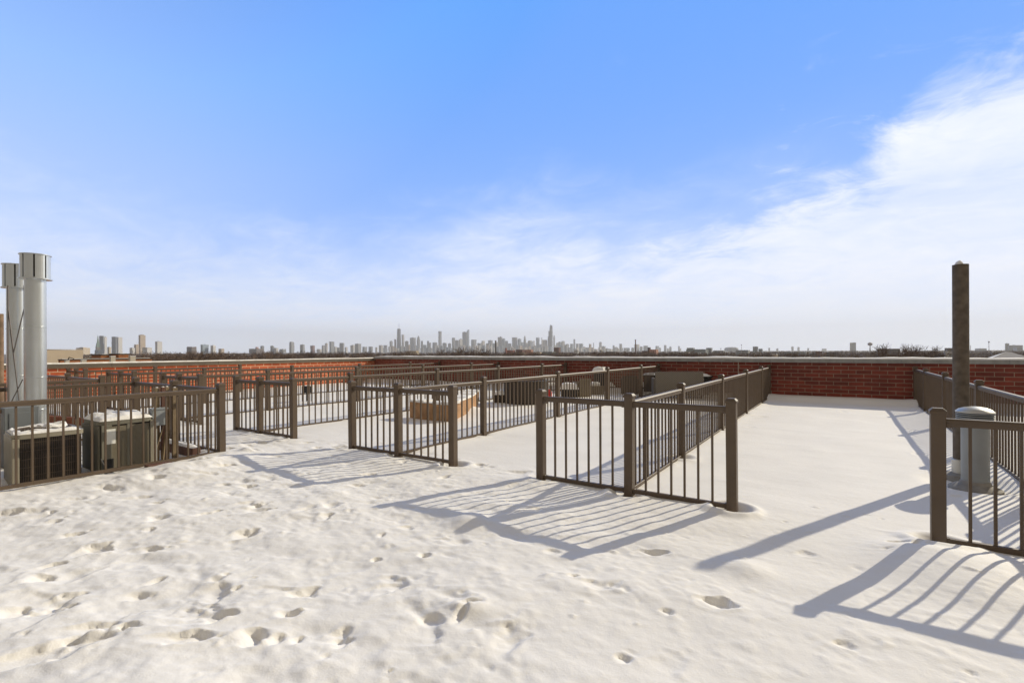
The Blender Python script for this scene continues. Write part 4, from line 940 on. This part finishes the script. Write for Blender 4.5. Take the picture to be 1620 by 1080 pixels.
# domed hall far off
e = empty('domed_hall', tuple(at(1157, 560, 6000).xy)+(GZ,), 'wide shallow grey dome on the far horizon', 'building'); r = 10.5/CAM_F*6000; zt = at(1157, 548.8, 6000).z-GZ
MB().lathe([(r, 0), (r, zt*.6), (r*.9, zt*.82), (r*.6, zt*.95), (.001, zt)], n=24).build('dome_roof', TM['slate'], e, True)
# snow heap / tent roof
e = empty('snow_covered_roof', tuple(at(1598, 566, 160).xy)+(GZ,), 'bright snow covered hipped roof beyond the parapet near the picture edge', 'roof'); k = 160/CAM_F
MB().add([(-17*k*1.3, -8*k*1, at(1598, 566, 160).z-GZ), (17*k*1.3, -8*k, at(1598, 566, 160).z-GZ), (17*k*1.3, 20*k, at(1598, 566, 160).z-GZ), (-17*k*1.3, 20*k, at(1598, 566, 160).z-GZ), (-4*k, 6*k, at(1598, 556.5, 160).z-GZ), (3*k, 6*k, at(1598, 557, 160).z-GZ)],
         [(0, 1, 5, 4), (1, 2, 5), (2, 3, 4, 5), (3, 0, 4)]).build('roof', SNOW, e)
MB().box(-15*k*1.3, 15*k*1.3, -6*k, 18*k, 0, at(1598, 566.2, 160).z-GZ).build('wall', TM['cream'], e)

# neighbouring roofs beyond the sunlit parapet
OB = brick_mat('orange_brick', (.42, .17, .07), (.36, .14, .06), (.40, .26, .15), 0)
def near_box(x0, x1, yt, d, m_, label, name, cat, depth=3., cap=True, grp=None):
    P, Q = at(x0, yt, d), at(x1, yt, d); z = P.z
    r1 = ray(x1, yt); t = P.x/r1.x; Q = Vector((P.x, r1.y*t, z))                 # faces the same way as the sunlit parapet
    c = (P+Q)/2; c.z = z; w = (Q-P).length; rz = math.atan2(Q.y-P.y, Q.x-P.x)
    e = empty(name, (c.x, c.y, GZ), label, cat, grp, rz)
    MB().box(-w/2, w/2, 0, depth, 0, z-GZ-.06).build('brick_wall', m_, e)
    if cap: MB().box(-w/2-.03, w/2+.03, -.03, depth+.03, z-GZ-.059, z-GZ).build('coping', DEEP, e)
    MB().box(-w/2+.1, w/2-.1, .05, depth-.1, z-GZ+.001, z-GZ+.03).build('snow_cap', SNOW, e); return e
e = near_box(74, 131.3, 552.6, 62, mat('beige_stucco', (.62, .52, .40), .85, 0, .06, 1), 'plain beige stucco block wall beyond the sunlit parapet', 'stucco_building', 'building', 14, False)
near_box(95.3, 240.6, 568.2, 34, OB, 'low orange brick roof edge with dark coping beyond the sunlit parapet', 'roof_parapet', 'wall', .4)
near_box(159.5, 174.5, 560.6, 38, OB, 'narrower orange brick chimney block beyond the sunlit parapet', 'brick_chimney', 'chimney', 2.0)
near_box(187.6, 204, 559.4, 38, OB, 'wider orange brick chimney block with dark cap beyond the sunlit parapet', 'brick_chimney', 'chimney', 2.2)
for k, (x, y, w, h, lb) in enumerate(((178, 564, 6, 4, 'small cream rooftop unit between the two orange chimney blocks'), (209, 564, 7, 4, 'small white rooftop unit right of the wider orange chimney block'), (132, 570.5, 6, 3, 'white ringed rooftop vent on the orange brick edge'), (106, 570.8, 5, 3, 'small round white vent at the corner of the beige wall'))):
    d = 33; P = at(x, y, d); s = w/2/CAM_F*d; hh = h/CAM_F*d
    e = empty('rooftop_unit', (P.x, P.y, P.z-hh), lb, 'vent'); MB().box(-s, s, -s, s, -.6, hh).build('unit_body', mat('cream_unit', (.6, .55, .45), .6), e); MB().box(-s*1.1, s*1.1, -s*1.1, s*1.1, hh+.001, hh+.05).build('snow_cap', SNOW, e)
m = MB(); p = at(107, 570, 33); m.tube(p, at(109.5, 565, 33), .03); m.tube(at(109.5, 565, 33), at(117, 567.5, 33), .025); tag(m.build('roof_pipe', DEEP, None, True), 'bent thin pipe on the orange brick roof edge', 'pipe')

# ------------------------------------------------------------------ bare trees
BARK = mat('bare_bark', (.115, .078, .055), .9, 0, .25, .8)
TWIG = mat('bare_twigs', (.15, .100, .070), .9, 0, .3, .5)
def bare_tree(seed, H=13., levels=4, kids=5, tw=.03):
    rs = random.Random(seed); trunk, crown = MB(), MB()
    def limb(m, p, d, L, r, lev):
        q = p; segs = 3 if lev < 2 else 2
        for s in range(segs):
            d = (d+Vector((rs.uniform(-.2, .2), rs.uniform(-.2, .2), rs.uniform(-.05, .16)))).normalized()
            n = q+d*L/segs; m.tube(q, n, r*(1-s/segs*.5), 5 if lev < 2 else 3, r*(1-(s+1)/segs*.5)); q = n
            if lev < levels:
                for k in range(kids if s == segs-1 else max(2, kids-2)):
                    a = rs.uniform(0, 6.28); sp = rs.uniform(.45, .95); o = d.orthogonal().normalized(); b = d.cross(o)
                    nd = (d*math.cos(sp)+(o*math.cos(a)+b*math.sin(a))*math.sin(sp)).normalized(); nd.z = nd.z*.8+.12
                    limb(crown, q, nd.normalized(), L*rs.uniform(.5, .72), max(r*.5, tw), lev+1)
    limb(trunk, Vector((0, 0, 0)), Vector((0, 0, 1)), H*.42, H*.022, 1)
    top = max(v[2] for v in crown.v); rad = sorted(math.hypot(v[0], v[1]) for v in crown.v)[int(len(crown.v)*.97)]
    for m in (trunk, crown): m.v = [(v[0]/top*H, v[1]/top*H, v[2]/top*H) for v in m.v]
    return trunk.mesh('trunk', BARK), crown.mesh('crown', TWIG)
TREES = [bare_tree(s, 13, 4, 4, .062) for s in (1, 2, 3)]
NEAR = bare_tree(9, 13, 4, 5, .04); NEAR2 = bare_tree(14, 13, 4, 5, .04)
def tree(x, d, ytop, tm, label, group, rz=0, wide=1.):
    P = at(x, 560, d); h = at(x, ytop, d).z-GZ; s = h/13.0
    e = empty('bare_tree', (P.x, P.y, GZ), label, 'tree', group, rz); e.scale = (s*wide, s*wide, s)
    place('trunk', tm[0], e); place('crown', tm[1], e); return e
G = 'bare trees beyond the parapets'
tree(1411, 210, 540.5, NEAR, 'tall bare tree with one pale leaning limb under the water tower', G, 1.0, 1.0)
tree(1448, 230, 542, NEAR2, 'wide spreading bare tree just left of the tall pipe', G, 2.2, 1.15)
tree(1396, 260, 544, TREES[0], 'smaller bare tree crowding behind the leaning one under the water tower', G, .5, 1.1)
tree(1467, 280, 545, TREES[1], 'smaller bare tree touching the tall pipe outline', G, .5, 1.2)
tree(316, 240, 552, NEAR2, 'big rounded bare tree below the wide pale blue block', G, .3, 1.6)
tree(300, 250, 553.5, NEAR, 'rounded bare tree merging with the big one below the pale blue block', G, 1.3, 1.5)
tree(741, 330, 546.5, NEAR, 'bushy bare treetop standing up below the stepped glass tower', G, 2.0, 1.6)
tree(753, 340, 549, NEAR2, 'bare treetop right next to the bushy one below the dark square block', G, .9, 1.6)
tree(702, 500, 550.5, NEAR2, 'rust brown bare treetop below the lone slim glass tower', G, 2.6, 1.4)
MARKS = [(60, 'beside the beige stucco wall'), (150, 'under the church spire'), (200, 'under the tallest tan tower'), (255, 'past the pale slab right of the tan tower'), (300, 'under the boxy brown and white building'), (345, 'past the wide pale blue block'), (395, 'under the low spread of brown roofs'), (450, 'under the round topped grey tower'), (500, 'past the brown and pale tower'), (550, 'before the parapet corner'), (605, 'under the dark tapering tower'), (655, 'past the low cream building'), (700, 'past the lone slim glass tower'), (745, 'left of the factory chimney'), (790, 'before the red works'), (850, 'under the grey green building'), (900, 'past the stepped black giant'), (960, 'left of the thin brown chimney'), (1020, 'past the pinkish brick block'), (1080, 'before the very long grey green building'), (1140, 'past the very long grey green building'), (1200, 'past the church like hall'), (1270, 'before the rust brick block'), (1340, 'under the square grey tower'), (1400, 'past the water tower'), (1470, 'left of the tall pipe'), (1545, 'past the tall pipe')]
def mark(x): return [w for a, w in MARKS if a <= x][-1]
def place_name(lst, fmt, cnt):
    out = []
    for x in lst:
        w = mark(x); cnt[w] = cnt.get(w, 0)+1; out.append(fmt.format(ORD[min(cnt[w]-1, 19)], w))
    return out
rs = random.Random(4); cnt = {}
spec = sorted([(rs.uniform(205, 1100), rs.uniform(240, 850), rs.uniform(553.5, 558)) for i in range(170)]+[(rs.uniform(1100, 1620), rs.uniform(240, 850), rs.uniform(554.5, 559.5)) for i in range(60)])
for (x, d, yt), lb in zip(spec, place_name([q[0] for q in spec], '{0} leafless tree of the brown belt {1}', cnt)):
    tree(x, d, yt, TREES[rs.randrange(3)], lb, 'leafless trees filling the belt', rs.uniform(0, 6.28), rs.uniform(1.0, 1.4))
# far-off woods: one mass
def woods():
    rs = np.random.default_rng(8); V = []; F = []; o = 0
    for i in range(4200):
        x = rs.uniform(60, 1620); d = 850+2900*rs.random()**1.4; P = at(x, 560, d); h = 9+6*rs.random(); r = 5+5*rs.random()
        for j in range(26):
            a = rs.uniform(0, 6.28); t = rs.uniform(.15, 1); rr = r*math.sqrt(rs.random())*(1-.5*abs(t-.5)); bx, by, bz = P.x+rr*math.cos(a), P.y+rr*math.sin(a), GZ+h*t*(1-.25*(rr/r)**2)
            w = .9+1.3*rs.random(); hh = 2+2.5*rs.random(); c, s = math.cos(a+1), math.sin(a+1)
            V += [(bx-c*w, by-s*w, bz-hh), (bx+c*w, by+s*w, bz-hh), (bx+c*w*.2, by+s*w*.2, bz)]; F.append((o, o+1, o+2)); o += 3
    me = bpy.data.meshes.new('woods'); me.from_pydata(V, [], F); me.materials.append(TWIG); return place('woods', me)
tag(woods(), 'far brown mass of leafless woods and treetops along the horizon', 'woods', kind='stuff')
# scattered houses in the trees
hs = random.Random(6)
HOUSE = []
for c_, nm in (((.50, .40, .30), 'cream_siding'), ((.30, .14, .09), 'brick_siding'), ((.40, .38, .36), 'grey_siding')):
    a = MB().box(-5, 5, -8, 8, 0, 9).mesh('wall', mat(nm, c_, .8)); b = MB().box(-5.3, 5.3, -8.3, 8.3, 9.001, 9.3).mesh('roof', SNOW); HOUSE.append((a, b))
cnt = {}
spec = sorted((hs.uniform(60, 1620), hs.uniform(600, 1800)) for i in range(70))
for (x, d), lb in zip(spec, place_name([q[0] for q in spec], '{0} small snow roofed house {1}, half hidden', cnt)):
    P = at(x, 560, d); h = HOUSE[hs.randrange(3)]
    e = empty('flat_roofed_house', (P.x, P.y, GZ), lb, 'house', 'small houses among the trees'); e.scale = (1, 1, hs.uniform(.8, 1.25))
    place('wall', h[0], e); place('roof', h[1], e)

# ------------------------------------------------------------------ haze
HZD = 7.6e-5
hz = MB().box(-11000, 11000, -11000, 11000, GZ-1, 470).mesh('haze', bpy.data.materials.new('haze_air'))
hm = hz.materials[0]; hm.use_nodes = True; nt = hm.node_tree; nt.nodes.clear()
pv = nt.nodes.new('ShaderNodeVolumePrincipled'); pv.inputs['Color'].default_value = (.97, .975, .99, 1); pv.inputs['Density'].default_value = HZD; pv.inputs['Anisotropy'].default_value = .2
mo = nt.nodes.new('ShaderNodeOutputMaterial'); nt.links.new(pv.outputs[0], mo.inputs['Volume'])
tag(place('haze', hz), kind='stuff', label='thin pale winter haze over the whole city', cat='haze')
